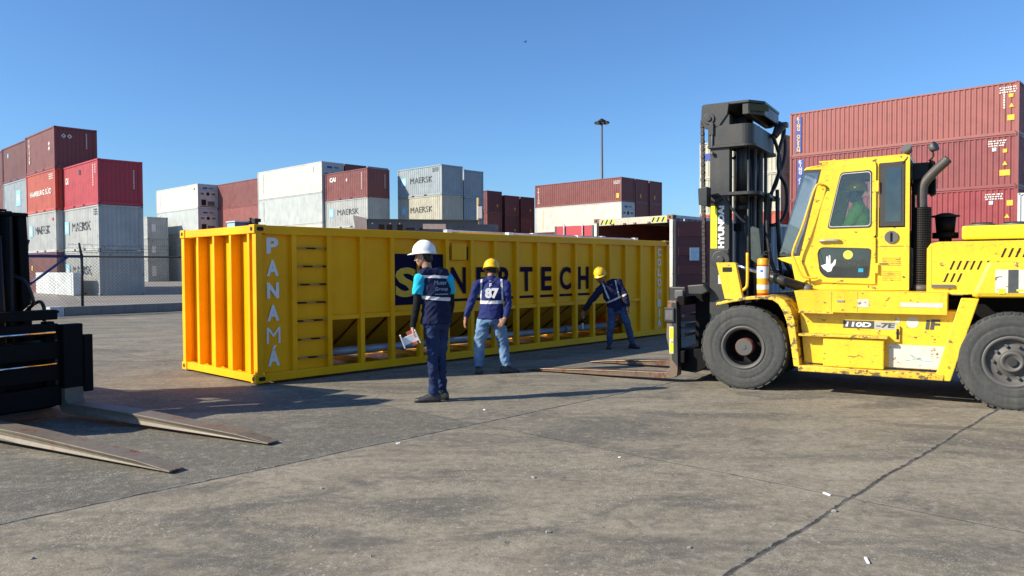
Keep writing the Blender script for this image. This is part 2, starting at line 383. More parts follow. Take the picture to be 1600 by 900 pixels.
# ------------------------------------------------------------ shipping containers
def cpaint(name, c, **k): return mat_paint('box_' + name, c, k.get('rough', .5), k.get('dirt', .22), rust=k.get('rust', .12), seed=k.get('seed', len(MC)))
PAL = dict(
    grey=cpaint('grey', (.36, .38, .37), rust=.42, dirt=.42), grey2=cpaint('grey2', (.40, .42, .42), rust=.30, dirt=.35),
    bluegrey=cpaint('bluegrey', (.30, .36, .40), rust=.25, dirt=.4),
    red=cpaint('red', (.42, .035, .055), rust=0, dirt=.12), brown=cpaint('brown', (.19, .052, .050), rust=.05, dirt=.2),
    brown2=cpaint('brown2', (.14, .036, .040), rust=.1, dirt=.25), orange=cpaint('orange', (.46, .085, .055), rust=.05, dirt=.2),
    king=cpaint('kingred', (.27, .078, .072), rust=.04, dirt=.2), king2=cpaint('kingred2', (.215, .048, .052), rust=.04, dirt=.25), king3=cpaint('kingred3', (.24, .032, .042), rust=.04, dirt=.2),
    reefer=cpaint('reefer', (.54, .545, .50), rust=.0, dirt=.14), reefer2=cpaint('reefer2', (.42, .46, .46), rust=.0, dirt=.16),
    greenish=cpaint('greenish', (.42, .45, .39), rust=.04, dirt=.2), cream=cpaint('cream', (.44, .43, .35), rust=.28, dirt=.3),
    blue=cpaint('blue', (.12, .20, .30), rust=.06, dirt=.22), white=cpaint('white', (.55, .58, .60), rust=.02, dirt=.25))
M['white'] = PAL['white']
ink = mat_plain('box_ink', (.030, .034, .045), .6, var=.25); wink = mat_plain('box_white_ink', (.62, .60, .58), .6, var=.2)
yink = mat_plain('box_yellow_ink', (.72, .42, .03), .6); bink = mat_plain('box_blue_ink', (.02, .06, .30), .6)
cyan = mat_plain('box_sky_blue_ink', (.22, .52, .72), .6); rink = mat_plain('box_red_ink', (.6, .05, .05), .6)
CW = 2.438
def corr(mb, ax, c, a0, a1, z0, z1, depth, per, m, sgn):
    """corrugated sheet standing at coordinate c of axis ax, ribs running up; sgn: outward sign"""
    n = max(2, round((a1 - a0) / per)); per = (a1 - a0) / n; pts = [(a0, 0)]
    for i in range(n):
        s = a0 + i * per; pts += [(s + per * .26, 0), (s + per * .50, depth), (s + per * .76, depth), (s + per, 0)]
    vs = []
    for a, d in pts:
        q = c - sgn * d
        for z in (z0, z1): vs.append((q, a, z) if ax == 'x' else (a, q, z))
    mb.add(vs, [(2 * i, 2 * i + 2, 2 * i + 3, 2 * i + 1) for i in range(len(pts) - 1)], m)
CM = {}
def cmeshes(L, H, pal, kind):
    key = (L, H, pal, kind)
    if key in CM: return CM[key]
    m = PAL[pal]; W = CW; r = {}
    smooth = kind == 'reefer'
    f = MB(); e = .004
    for x in (0, W - .12):
        for y in (0, L - .12): f.box(x, x + .12, y, y + .12, .118, H - .118, m)
    for y in (0, L): 
        for x in (0, W):
            for z in (0, H - .118):
                X0, X1 = (0, .165) if x == 0 else (W - .165, W); Y0, Y1 = (0, .18) if y == 0 else (L - .18, L)
                f.box(X0 - e, X1 + e, Y0 - e, Y1 + e, z + (.002 if z else 0), z + .118, PAL[pal])
                hx = -e - .002 if x == 0 else W + e + .002; hy = -e - .002 if y == 0 else L + e + .002
                f.rect((hx, (Y0 + Y1) / 2, z + .06), (0, 1, 0), (0, 0, 1), .08, .065, M['dark'])
                f.rect(((X0 + X1) / 2, hy, z + .06), (1, 0, 0), (0, 0, 1), .08, .065, M['dark'])
    for x in (0.006, W - .066):
        f.box(x, x + .06, .18, L - .18, .012, .165, m); f.box(x, x + .06, .18, L - .18, H - .085, H - .005, m)
    for y in (0.006, L - .066):
        f.box(.165, W - .165, y, y + .06, .012, .165, m); f.box(.165, W - .165, y, y + .06, H - .105, H - .005, m)
    if L < 7:
        for y in (L / 2 - 1.03, L / 2 + .67):
            f.box(.001, .03, y, y + .36, .025, .135, M['dark'])
    r['frame'] = f
    for nm, c, s in (('side_wall', .03, -1), ('side_wall', W - .03, 1)):
        w = MB()
        corr(w, 'x', c, .12, L - .12, .165, H - .085, .008 if smooth else .038, .30 if smooth else .278, m, s)
        r[nm + ('a' if s < 0 else 'b')] = w
    w = MB()
    if kind == 'reefer':
        w.box(.12, W - .12, .02, .10, .165, H - .105, PAL['reefer2'])
        w.box(.30, W - .30, .006, .03, .28, H * .52, PAL['reefer'])
        w.box(.42, 1.0, -.004, .012, .34, H * .36, M['dark'])
        w.box(1.15, W - .42, -.004, .012, .34, H * .30, M['grey'])
        w.cyl((W * .5, .004, H * .60), (W * .5, -.012, H * .60), .20, M['dark'], n=20)
        w.box(.35, .75, -.004, .012, H * .56, H * .64, M['grey']); w.box(1.7, 2.1, -.004, .012, H * .56, H * .64, M['grey'])
        w.box(.30, W - .30, .006, .03, H * .52 + .01, H * .70, PAL['reefer'])
        for k in range(5): w.box(.3, W - .3, .002, .02, .185 + k * .018, .193 + k * .018, M['dark'])
        w.rect((W * .36, .014, H * .83), (1, 0, 0), (0, 0, 1), .55, .20, bink); w.rect((W * .66, .014, H * .83), (1, 0, 0), (0, 0, 1), .5, .10, ink)
    else:
        corr(w, 'y', .04, .12, W - .12, .165, H - .105, .045, .245, m, -1)
    r['end_wall'] = w
    w = MB()   # doors at the far end
    corr(w, 'y', L - .04, .12, W - .12, .165, H - .105, .03, .5, m, 1)
    for x in (.5, .95, 1.5, 1.95): w.cyl((x, L + .012, .12), (x, L + .012, H - .1), .017, M['galv'], n=8)
    r['door_end'] = w
    w = MB(); w.box(.066, W - .066, .06, L - .06, H - .032, H - .022, m)
    for k in range(int(L / .42)): w.box(.15, W - .15, .15 + k * .42, .15 + k * .42 + .2, H - .021, H - .012, m)
    w.box(.066, W - .066, .06, L - .06, .14, .16, M['wood'])
    r['roof'] = w
    CM[key] = {k: v.mesh(k.rstrip('ab') if k.startswith('side') else k) for k, v in r.items()}
    return CM[key]
def star(mb, o, xd, yd, s, ms, mw):
    mb.rect(o, xd, yd, s, s, ms)
    n = Vector(xd).cross(Vector(yd)).normalized(); pts = []
    for k in range(14):
        a = math.pi / 2 + math.pi * k / 7; r = s * (.42 if k % 2 == 0 else .15); pts.append((r * math.cos(a), r * math.sin(a)))
    mb.flat(pts, Vector(o) + n * .003, xd, yd, mw)
def container(P, L, H, pal, label, kind='dry', marks=(), group=None, rz=YAW):
    r = thing('shipping_container', label, 'shipping container', P, rz, group)
    for k, me in cmeshes(L, H, pal, kind).items():
        nm = {'side_walla': 'side_wall', 'side_wallb': 'side_wall', 'frame': 'frame', 'end_wall': 'refrigeration_unit' if kind == 'reefer' else 'end_wall', 'door_end': 'door', 'roof': 'roof'}[k]
        o = bpy.data.objects.new(nm, me); col.objects.link(o); o.parent = r
    LX, LY = (0, -1, 0), (0, 0, 1); px = .018 if kind == 'dry' else .018      # long lit side: reading direction runs towards the near corner (-y)
    EX = (1, 0, 0)
    for mk in marks:
        k = mk[0]; d = MB()
        if k == 'maersk':
            star(d, (px, L * .86, H * .56), LX, LY, L * .115, cyan, wink); d.text('MAERSK', (px, L * .46, H * .56), LX, LY, .52, ink, .0, w=L * .50)
        elif k == 'starblock': star(d, (px, L * mk[1], H * .52), LX, LY, 1.1, cyan, wink)
        elif k == 'side': d.text(mk[1], (px, L * mk[2], H * mk[3]), LX, LY, mk[4], mk[5], mk[7] if len(mk) > 7 else .02, w=mk[6] if len(mk) > 6 else None)
        elif k == 'vert':      # stacked letters down a panel
            _, s, yy, zt, zb, hh, m1, m2 = mk; n = len(s)
            if m2: d.rect((px - .004, L * yy, H * (zt + zb) / 2), LX, LY, hh * 1.9, H * (zt - zb) + hh * 1.2, m2)
            for i, ch in enumerate(s):
                if ch != ' ': d.text(ch, (px - .008, L * yy, H * (zt + (zb - zt) * i / (n - 1))), LX, LY, hh, m1, .03)
        elif k == 'code':      # illegible small marking rows
            _, yy, zz, m1 = mk; rr = random.Random(int(yy * 100 + zz * 1000))
            for row in range(3):
                x = 0
                while x < .8:
                    w_ = rr.uniform(.05, .14); d.rect((px, L * yy - x, H * zz - row * .13), LX, LY, w_ * .8, .07, m1); x += w_ + .02
        elif k == 'patch': d.rect((px - .003, L * mk[1], H * mk[2]), LX, LY, mk[3], mk[4], mk[5])
        elif k == 'tri': d.flat([(-.13, -.1), (.13, -.1), (0, .13)], (px - .004, L * mk[1], H * mk[2]), LX, LY, yink)
        elif k == 'vcode':     # vertical illegible code on the long side
            for i in range(mk[4]): d.rect((px, L * mk[1], H * mk[2] - i * .14), LX, LY, .08, .10, mk[3])
        elif k == 'evcode':    # vertical illegible code on the end
            for i in range(mk[4]): d.rect((CW * mk[1], .022, H * mk[2] - i * .14), EX, LY, .07, .10, mk[3])
        elif k == 'diamonds':
            for dx in (0, .34): d.flat([(-.15, 0), (0, -.15), (.15, 0), (0, .15)], (CW * mk[1] + dx, .02, H * mk[2]), EX, LY, wink); d.flat([(-.06, 0), (0, -.06), (.06, 0), (0, .06)], (CW * mk[1] + dx, .017, H * mk[2]), EX, LY, ink)
        elif k == 'sdiamonds':
            for dz in (0, -.3): d.flat([(-.15, 0), (0, -.15), (.15, 0), (0, .15)], (px, L * mk[1], H * mk[2] + dz), LX, LY, wink)
        elif k == 'epatch': d.rect((CW * mk[1], .018, H * mk[2]), EX, LY, mk[3], mk[4], mk[5])
        elif k == 'etext': d.text(mk[1], (CW * mk[2], .004, H * mk[3]), EX, LY, mk[4], mk[5], .02)
        d.build({'maersk': 'lettering', 'side': 'lettering', 'vert': 'lettering', 'etext': 'lettering', 'starblock': 'logo', 'diamonds': 'placard', 'sdiamonds': 'placard', 'tri': 'warning_sticker', 'patch': 'sticker', 'epatch': 'sticker'}.get(k, 'code_marking'), r, fixn=False)
    return r
N, HC = 2.591, 2.896
LUG = ('stack beside the fence', )
def stack(P, L, tiers, group):
    """tiers from the ground up: (height, palette, kind, label, marks)"""
    z = .0
    for (H, pal, kind, label, marks) in tiers:
        container(Vector((P[0], P[1], z + .05)), L, H - .012, pal, label, kind, marks, group); z += H
L2, L4 = 6.058, 12.192
gA = 'containers stacked behind the fence on the left'
stack((-23.3, 43.0), L2 + .5, [
    (N, 'grey', 'dry', 'grey container with rust streaks standing on the ground just behind the fence', [('maersk',)]),
    (N, 'grey2', 'dry', 'grey container lettered MAERSK directly under the bright red container', [('maersk',), ('code', .12, .9, ink)]),
    (N, 'red', 'dry', 'bright crimson red container with white CAI lettering on top of two grey ones', [('side', 'CAI', .83, .66, .42, wink, .55, .05), ('vcode', .13, .88, wink, 9), ('vcode', .07, .88, wink, 4), ('evcode', .8, .78, wink, 8), ('patch', .48, .8, .25, .3, ink)])], gA)
PA = Vector((-28.1, 47.0, 0))
stack(PA, L2 + .2, [
    (N, 'brown2', 'dry', 'dark brown container at ground level behind the white block and the blue gate post', [('patch', .85, .62, .25, .3, yink)]),
    (N, 'grey2', 'dry', 'grey container lettered MAERSK directly beneath the orange container', [('maersk',), ('patch', .12, .8, .3, .18, rink)]),
    (N, 'orange', 'dry', 'faded orange container with white HAMBURG SÜD script', [('side', 'HAMBURG SÜD', .5, .5, .42, wink, 4.6), ('code', .2, .88, wink)]),
    (N, 'brown', 'dry', 'dark maroon container with white hazard diamonds, topmost and highest at far left', [('vert', 'TRITON', .86, .84, .32, .25, wink, None), ('sdiamonds', .18, .62), ('diamonds', .22, .78), ('evcode', .75, .86, wink, 7)])], gA)
stack(PA + V * 7.0 + U * .2, L2, [
    (N, 'brown2', 'dry', 'brown container at the bottom of the stack mostly hidden by the left forklift mast', []),
    (N, 'grey', 'dry', 'weathered grey container second from the ground behind the left forklift mast', []),
    (N, 'bluegrey', 'dry', 'pale grey container with a white star on a sky blue square', [('starblock', .35)]),
    (N, 'brown2', 'dry', 'maroon container with a small blue dot on its side', [('patch', .75, .75, .25, .3, cyan)])], gA)
stack(PA + V * 13.6 + U * .3, L2, [
    (N, 'brown2', 'dry', 'dark brown container at the foot of the stack at the left frame edge', []),
    (N, 'grey', 'dry', 'grey container second from the ground at the left frame edge', []),
    (N, 'brown', 'dry', 'dark brown container third from the ground at the left frame edge', []),
    (N, 'brown2', 'dry', 'dark brown container on top at the very left frame edge', [])], gA)
stack((-43.5, 91.0), L4, [
    (N, 'grey', 'dry', 'distant grey container at ground level in the gap between the fence stacks', [('epatch', .3, .5, .5, 1.2, wink)]),
    (N, 'grey', 'dry', 'distant grey container in the middle of the narrow stack in the gap', [('epatch', .3, .5, .5, .9, wink)]),
    (N, 'grey2', 'dry', 'distant grey container on top of the narrow stack in the gap', [('epatch', .3, .5, .5, .9, wink)])], gA)
stack((-37.0, 90.0), L4, [
    (HC, 'reefer', 'reefer', 'white refrigerated container on the ground at the bottom of the left reefer stack', [('vcode', .9, .8, ink, 9)]),
    (HC, 'greenish', 'reefer', 'greenish grey refrigerated container with a small red logo', [('patch', .86, .78, 1.1, .42, rink)]),
    (HC, 'reefer2', 'reefer', 'light grey refrigerated container second from the top of the left reefer stack', [('vcode', .9, .86, ink, 13)]),
    (HC, 'reefer', 'reefer', 'white refrigerated container on top of the left reefer stack', [('vcode', .9, .86, ink, 13), ('patch', .08, .8, .3, .2, ink)])], 'white refrigerated containers')
stack((-27.9, 84.6), L4, [
    (HC, 'king2', 'dry', 'dull red container on the ground between the two reefer stacks', []),
    (HC, 'king', 'dry', 'dull red container second from the ground between the two reefer stacks', []),
    (HC, 'king', 'dry', 'dull red container with white vertical letters under the topmost one between the reefer stacks', [('vert', 'TEXTAINER', .955, .85, .15, .2, wink, None)]),
    (HC, 'brown', 'dry', 'dull red container on top between the two reefer stacks', [('patch', .92, .78, .7, .4, wink)])], 'dull red containers')
PG = Vector((-17.83, 71.79, 0))
stack(PG, L4, [
    (HC, 'reefer2', 'reefer', 'pale refrigerated container at ground level behind the yellow container roof', []),
    (HC, 'reefer', 'reefer', 'pale refrigerated container second from the ground behind the yellow container', []),
    (HC, 'reefer2', 'reefer', 'greyish white refrigerated container just above the yellow container, under the brightest white one', [('vcode', .9, .88, ink, 15), ('code', .12, .8, wink)]),
    (HC, 'reefer', 'reefer', 'large bright white refrigerated container on top of the centre left stack', [('vcode', .9, .86, ink, 14), ('vcode', .12, .85, ink, 4)])], 'white refrigerated containers')
for i, off in enumerate((2.62, 5.3)):
    stack(PG + U * off, L4, [
        (HC, 'brown2', 'dry', ['brown container at ground level right of the big white stack', 'brown container at ground level second right of the big white stack'][i], []),
        (HC, 'brown', 'dry', ['brown container second from ground right of the big white stack', 'brown container second from ground, two right of the big white stack'][i], []),
        (HC, 'brown2', 'dry', ['dark container third up right of the big white stack', 'dark container third up, two right of the big white stack'][i], []),
        (HC, ['brown', 'blue'][i], ['dry', 'reefer'][i], ['dark maroon container end peeking above the CAI container', 'refrigerated container end with a blue side between the CAI and MAERSK stacks'][i], [])], 'containers behind the CAI stack')
gC = 'short containers stacked behind the yellow container'
stack((-12.71, 67.3), L2 + .6, [
    (N, 'brown', 'dry', 'brown short container on the ground under the CAI stack', []),
    (N, 'grey', 'dry', 'grey short container second from the ground under the CAI stack', []),
    (N, 'grey2', 'dry', 'pale grey container lettered MAERSK directly below the maroon CAI container', [('maersk',)]),
    (N, 'brown', 'dry', 'maroon short container with white CAI lettering behind the yellow container', [('side', 'CAI', .82, .75, .42, wink, 1.0, .06), ('patch', .48, .68, .2, .25, wink), ('vcode', .13, .86, wink, 11), ('evcode', .8, .8, wink, 9)])], gC)
stack((-5.96, 65.26), L2, [
    (N, 'grey', 'dry', 'grey short container on the ground below the two MAERSK containers', []),
    (N, 'grey2', 'dry', 'grey short container second from the ground below the two MAERSK containers', []),
    (N, 'cream', 'dry', 'cream tinted grey container lettered MAERSK above the blue steel frame', [('maersk',)]),
    (N, 'bluegrey', 'dry', 'blue grey container lettered MAERSK with open sky above it', [('maersk',), ('code', .2, .9, ink)])], gC)
stack((-3.98 - .3, 68.9), L2, [
    (N, 'grey', 'dry', 'grey container on the ground right of the MAERSK stack', []),
    (N, 'bluegrey', 'dry', 'grey container second from ground right of the MAERSK stack', []),
    (N, 'bluegrey', 'dry', 'blue grey container end behind the wooden pole, lower of the visible two', []),
    (N, 'bluegrey', 'dry', 'blue grey container end behind the wooden pole, topmost', [])], gC)
PL = Vector((-2.81, 87.6, 0))
LB = [['first', 'nearest the wooden pole'], ['second', 'between the two other brown end faces'], ['third', 'beside the long maroon container']]
for i in range(3):
    stack(PL + U * (2.75 * i + (.2 if i else 0)) - Vector((0, 0, 0)), L4, [(H, 'brown2' if (i + j) % 2 else 'brown', 'dry', lab % LB[i][1], [('epatch', .7, .35, .18, .3, yink)] if j > 1 else []) for j, (H, lab) in enumerate([
        (N, 'dark brown container end at ground level, %s'), (N if i == 0 else N - .15, 'dark brown container end second from ground, %s'), (N, 'dark brown container end third from ground, %s'), (N if i == 0 else N - .2, 'dark brown container end on top, %s')])],
        'brown containers seen end on')
PM = Vector((11.55, 80.2, 0)); 
for i in range(3):
    dz = (2.62 * i + (.12 if i == 2 else 0))
    tiers = [(N, 'brown', 'dry', ['maroon container at ground level hidden behind the open container', 'maroon container at ground level, one right of the hidden white row', 'maroon container at ground level, two right of the hidden white row'][i], []),
             (HC, 'brown2', 'dry', ['maroon container second from ground below the long white one', 'maroon container second from ground, right of the long white one', 'maroon container second from ground, far right of the white one'][i], [])]
    tiers.append((HC, 'reefer' if i == 0 else 'brown', 'reefer' if i == 0 else 'dry', ['long white refrigerated container under the long maroon container', 'maroon container end beneath, just right of the white refrigerated one', 'maroon container end beneath, at the right of its row'][i], [('vcode', .9, .88, yink, 17)] if i == 0 else []))
    tiers.append((N, 'brown', 'dry', ['long maroon container with white vertical letters below the tall light mast', 'maroon container end immediately right of the long maroon one', 'maroon container end at the right of the row under the open sky'][i],
                  [('vert', 'TRITON', .955, .8, .2, .25, wink, None), ('code', .08, .85, wink), ('patch', .04, .25, .35, .5, yink)] if i == 0 else [('epatch', .4, .3, .2, .4, yink)]))
    stack(PM + U * dz, L4, tiers, 'maroon containers behind the open container')
stack((17.99, 51.02), L2, [
    (N, 'blue', 'dry', 'dark container on the ground behind the mast of the yellow forklift', []),
    (N, 'orange', 'dry', 'orange red container below the cream containers behind the mast', []),
    (N, 'cream', 'dry', 'cream container with rusty edges in the middle of the stack behind the mast', [('patch', .9, .6, .5, .5, bink)]),
    (N, 'cream', 'dry', 'cream container with rusty edges on top of the stack behind the mast', [('patch', .9, .6, .5, .5, bink)])], 'containers behind the forklift mast')
PR = Vector((27.78, 41.85, 0))
kmarks = [('vert', 'KING OCEAN', .956, .86, .14, .22, yink, bink), ('vcode', .055, .86, wink, 8), ('code', .07, .9, wink), ('patch', .03, .74, .22, .2, yink), ('tri', .028, .55), ('patch', .03, .32, .34, .3, yink)]
stack(PR, L4 + .65, [
    (HC, 'king3', 'dry', 'dark red container on the ground at the bottom of the long red stack', kmarks[1:]),
    (HC, 'king3', 'dry', 'deep red container behind the exhaust pipe, third from the top at right', [('code', .12, .88, wink), ('patch', .1, .72, .2, .2, wink), ('tri', .04, .45), ('patch', .03, .7, .3, .3, yink)]),
    (HC, 'king2', 'dry', 'long red container lettered KING OCEAN, second from the top at right', [('vert', 'KING OCEAN', .945, .88, .14, .22, wink, bink)] + [('code', .11, .9, wink), ('patch', .09, .74, .2, .2, wink), ('patch', .05, .7, .2, .2, yink), ('tri', .05, .46), ('patch', .05, .28, .5, .32, yink)]),
    (HC, 'king', 'dry', 'long faded red container lettered KING OCEAN in yellow, topmost at right', kmarks)], 'long red containers stacked at right')
stack(Vector((26.0, 39.2, 0)) - V * L2, L2, [
    (N, 'white', 'dry', 'pale grey container on the ground at the right frame edge', []),
    (N, 'white', 'dry', 'pale grey container on top of another at the right frame edge', [])], 'pale containers at the right frame edge')
# positions off the left edge, left empty: nothing is built here
for i, p in enumerate(((-40.5, 34.0), (-43.0, 36.6))):
    pass
wb = MB(); wb.box(0, .45, 0, 7.2, .02, 1.32, PAL['white']); wb.box(-.015, 0, .3, .36, .1, 1.25, PAL['white']); wb.box(-.015, 0, 3.5, 3.56, .1, 1.25, PAL['white'])
place(tag(wb.build('storage_tank', bevel=.06), 'low white rectangular tank block behind the fence in front of the MAERSK stack', 'tank'), (-24.67, 42.79, .05), YAW)

# ------------------------------------------------------------ fence and kerb on the left
FV = 19.05                                            # the fence line runs along U at this offset
def fence():
    k = MB(); k.X = Matrix.Translation(UV(0, FV - .2)) @ Matrix.Rotation(YAW, 4, 'Z')
    u = 3.15
    while u < 40:
        w = 4.2; k.box(u, u + w - .015, 0, .42, 0, .30, M['conc']); u += w
    o = k.build('kerb_wall', bevel=.02); tag(o, 'low concrete kerb wall running under the chain link fence', 'kerb')
    e = MB(); e.X = Matrix.Translation(UV(0, FV - .2)) @ Matrix.Rotation(YAW, 4, 'Z')
    e.box(2.72, 3.13, -.01, .43, 0, .31, M['white']); e.cyl((2.93, -.012, .15), (2.93, -.02, .15), .05, M['dark'], n=12); e.cyl((2.715, .2, .15), (2.705, .2, .15), .05, M['dark'], n=12)
    tag(e.build('kerb_end_block', bevel=.02), 'white painted end block of the kerb with a dark hole', 'kerb block')
    f = thing('chain_link_fence', 'dark chain link fence with barbed wire arms standing on the concrete kerb', 'fence', UV(3.3, FV), YAW)
    us = [.45, 4.85, 9.3, 13.8, 18.3]
    for q in us:
        p = MB(); p.cyl((q, 0, .28), (q, 0, 2.02), .045, M['fenceblk'], n=10); p.box(q - .04, q + .04, -.03, .03, 1.9, 2.06, M['fenceblk'])
        p.tube([(q, 0, 2.0), (q - .12, -.16, 2.42)], .038, M['fenceblk'], sub=1); p.build('post', f)
    r = MB(); r.cyl((-.35, 0, 1.98), (18.3, 0, 1.98), .032, M['fenceblk'], n=8); r.build('top_rail', f)
    for j, (dz, dy) in enumerate(((2.14, -.05), (2.26, -.10), (2.38, -.15))):
        b = MB(); b.tube([(x * .9, dy + .01 * math.sin(x * 5), dz - .02 * math.sin(x * .9 * math.pi / 4.45)) for x in range(0, 21)], .006, M['wire'], n=4, sub=2)
        for x in range(120):
            b.cyl((x * .15, dy - .02, dz - .03), (x * .15 + .03, dy + .02, dz + .03), .004, M['wire'], n=3, smooth=False)
        b.build('barbed_wire', f)
    cz = MB(); pts = []
    for i in range(360):
        a = i * .62; pts.append((i * .05, -.1 + .16 * math.cos(a), 2.24 + .17 * math.sin(a)))
    cz.tube(pts, .005, M['wire'], n=3, sub=1); cz.build('razor_coil', f)
    w = MB(); z0, z1, sp = .32, 1.96, .11; H = z1 - z0
    n = int(18.3 / sp)
    for i in range(-int(H / sp), n):
        for s in (1, -1):
            xa = i * sp; xb = xa + H
            xs, za, xe, zb = xa, z0, xb, z1
            if xs < -.3: za += (-.3 - xs); xs = -.3
            if xe > 18.3: zb -= xe - 18.3; xe = 18.3
            if za >= zb: continue
            if s < 0: za, zb = z1 - (za - z0), z1 - (zb - z0)
            w.cyl((xs, .03, za), (xe, .03, zb), .0045, M['wire'], n=3, caps=False, smooth=False)
    w.build('wire_mesh', f)
    g = thing('fence_gate', 'blue painted fence gate with a diagonal brace beside the left forklift', 'gate', UV(0, FV), YAW)
    B = M['fenceblue']
    p = MB(); p.cyl((2.05, 0, .0), (2.05, 0, 2.02), .06, B, n=12); p.tube([(2.05, 0, 1.98), (2.16, -.14, 2.5)], .05, M['fenceblk'], sub=1); p.build('post', g)
    p = MB(); p.cyl((-6, 0, 1.98), (3.75, 0, 1.98), .05, B, n=10); p.build('top_rail', g)
    p = MB(); p.cyl((2.05, -.02, .95), (3.3, -.02, 1.95), .045, B, n=10); p.build('brace', g)
    w = MB()
    for i in range(-14, 66):
        for s in (1, -1):
            xs, za, xe, zb = -5 + i * .11, .1, -5 + i * .11 + 1.84, 1.94
            if xe > 3.7: zb -= xe - 3.7; xe = 3.7
            if za >= zb: continue
            if s < 0: za, zb = 2.04 - za, 2.04 - zb
            w.cyl((xs, .03, za), (xe, .03, zb), .0045, M['wire'], n=3, caps=False, smooth=False)
    w.build('wire_mesh', g)
fence()

# ------------------------------------------------------------ high mast light
def light_mast():
    p = Vector((16.6, 140.0, 0)); t = thing('light_mast', 'tall slim flood light mast with a round crown rising behind the maroon containers', 'light mast', p)
    m = MB(); m.cyl((0, 0, 0), (0, 0, 28.2), .36, M['grey'], .16, n=16); m.cyl((0, 0, 0), (0, 0, .6), .6, M['grey'], .5); m.build('pole', t)
    m = MB(); m.lathe([(28.0, .3), (28.0, 1.0), (28.15, 1.0), (28.45, .5), (28.7, .1)], (0, 0, 0), (0, 0, 1), M['dark'], 24); m.build('crown', t)
    for k in range(8):
        a = k * math.pi / 4; m = MB(); m.X = Matrix.Rotation(a, 4, 'Z'); m.box(.8, 1.35, -.3, .3, 27.75, 28.05, M['dark']); m.box(.85, 1.3, -.25, .25, 27.72, 27.75, M['trim']); m.build('flood_light', t, .03)
light_mast()

